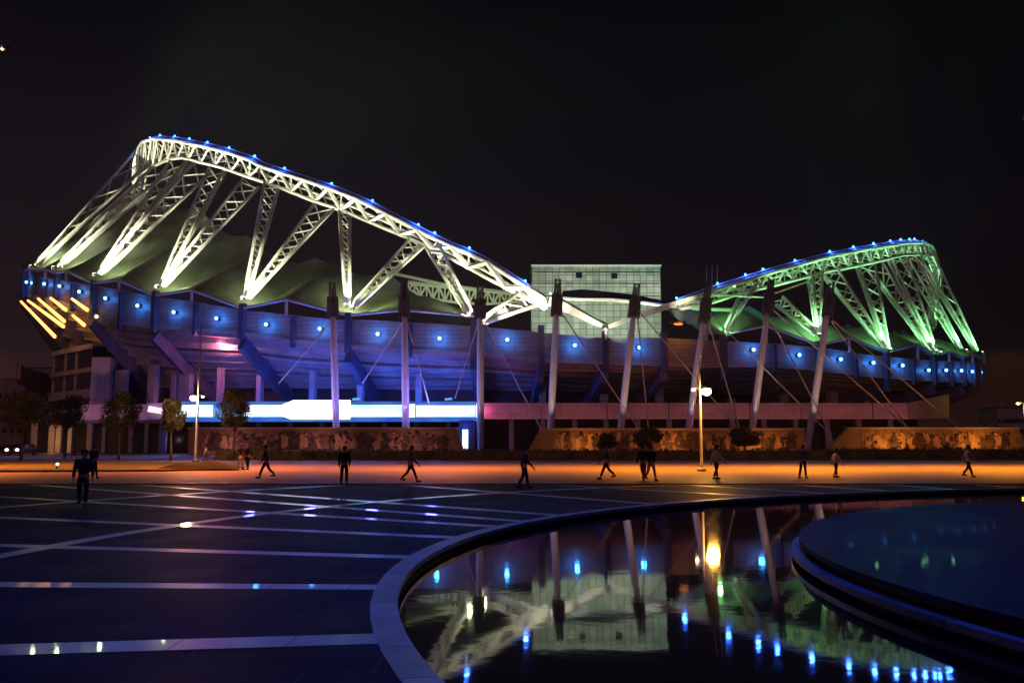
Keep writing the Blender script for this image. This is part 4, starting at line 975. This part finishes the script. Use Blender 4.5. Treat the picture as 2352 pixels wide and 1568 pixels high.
    # jacket
    vj = [V((0, 0, hip+.0)), V((0, 0, 1.06)), ch, V((.03+bend*1.2, 0, 1.39))]; rj = [(.155, .175), (.14, .165), (.145, .195), .085]; ej = [(0, 1), (1, 2), (2, 3)]
    for A_ in (AL, AR):
        p = 2
        for q, r_ in zip(A_[:3], (.075, .06, .047)): vj.append(q); rj.append(r_); ej.append((p, len(vj)-1)); p = len(vj)-1
    skin_mesh('jacket', vj, ej, rj, 0, M[top], t)
    vt = [V((0, 0, hip+.06)), V((0, 0, hip-.03))]; rt = [(.14, .16), (.145, .165)]; et = [(0, 1)]
    for Lg in (LL, LR):
        p = 1
        for q, r_ in zip([Lg[0]-V((0, 0, .06)), Lg[1], Lg[2]+V((0, 0, .03))], (.1, .075, .06)): vt.append(q); rt.append(r_); et.append((p, len(vt)-1)); p = len(vt)-1
    skin_mesh('trousers', vt, et, rt, 0, M[legs], t)
    for Lg in (LL, LR):
        mb = MB(); mb.path([Lg[2]+V((-.06, 0, -.03)), Lg[2]+V((.02, 0, -.02)), Lg[3]+V((.06, 0, 0))], [.045, .055, .035], 8); mb.build('shoe', M[shoes], t, True)
    return t
person(213, 1098, 'person in black walking on the road at the far left', 'black_cloth', 'black_cloth', .2, -.6)
person(188, 1163, 'dark figure on the dark plaza, nearest person to the camera', 'black_cloth', 'black_cloth', .16, -1.2)
person(610, 1098, 'striding person in a dark navy jacket left of the screen mast', 'navy_cloth', 'black_cloth', .3, PI)
person(790, 1113, 'person in black standing below the wide bright screen', 'black_cloth', 'black_cloth', .14, -1.3)
person(943, 1107, 'person in a blue top walking with one leg stretched back', 'blue_cloth', 'black_cloth', .3, .1)
person(552, 1077, 'person in dark coat and pale trousers beside the lamp lit grass mound', 'black_cloth', 'pale_cloth', .12, -.8)
person(568, 1078, 'slim person all in black next to the one with pale trousers', 'black_cloth', 'black_cloth', .08, -1.9)
person(1205, 1120, 'dark figure walking at the plaza edge under the pale green block', 'navy_cloth', 'black_cloth', .15, 0)
person(1393, 1100, 'striding person in olive jacket left of the walking pair', 'green_cloth', 'black_cloth', .31, PI)
person(1478, 1103, 'left one of the walking pair, black jacket and dark red trousers', 'black_cloth', 'red_cloth', .25, -2.0)
person(1496, 1104, 'right one of the walking pair, black jacket and pale trousers', 'black_cloth', 'pale_cloth', .25, -1.2)
person(1646, 1100, 'person in a white top just right of the bright street lamp', 'pale_cloth', 'black_cloth', .12, .4)
person(1845, 1098, 'person in denim jacket below the rightmost mast', 'denim', 'black_cloth', .1, -1.4)
person(1921, 1096, 'child sized walker in a pale top and black trousers', 'pale_cloth', 'black_cloth', .1, .2, hgt=1.5)
person(2226, 1096, 'person in a violet shirt striding in front of the brightest carved wall', 'violet_cloth', 'black_cloth', .27, .1)
person(2176, 1053, 'dark distant figure by the hedge at the right', 'black_cloth', 'black_cloth', .15, .3)
person(170, 1051, 'distant person in black under the second tree from the left', 'black_cloth', 'black_cloth', .15, .3)
person(472, 1060, 'distant person in pale clothes beside the tall left street lamp', 'pale_cloth', 'red_cloth', .2, .6, hgt=1.4)

# ------------------------------------------------------------------ night haze
hz = bpy.data.materials.new('night_haze'); N, L = nodes_of(hz); N.remove(N['Principled BSDF']); pv = N.new('ShaderNodeVolumePrincipled')
pv.inputs['Density'].default_value = HAZE; pv.inputs['Color'].default_value = (.9, .9, 1, 1); pv.inputs['Anisotropy'].default_value = .0
L.new(pv.outputs[0], N['Material Output'].inputs['Volume'])
mb = MB(); mb.box(-330, 330, -60, 460, -2, 95); o = mb.build('haze', hz); tag(o, kind='stuff')
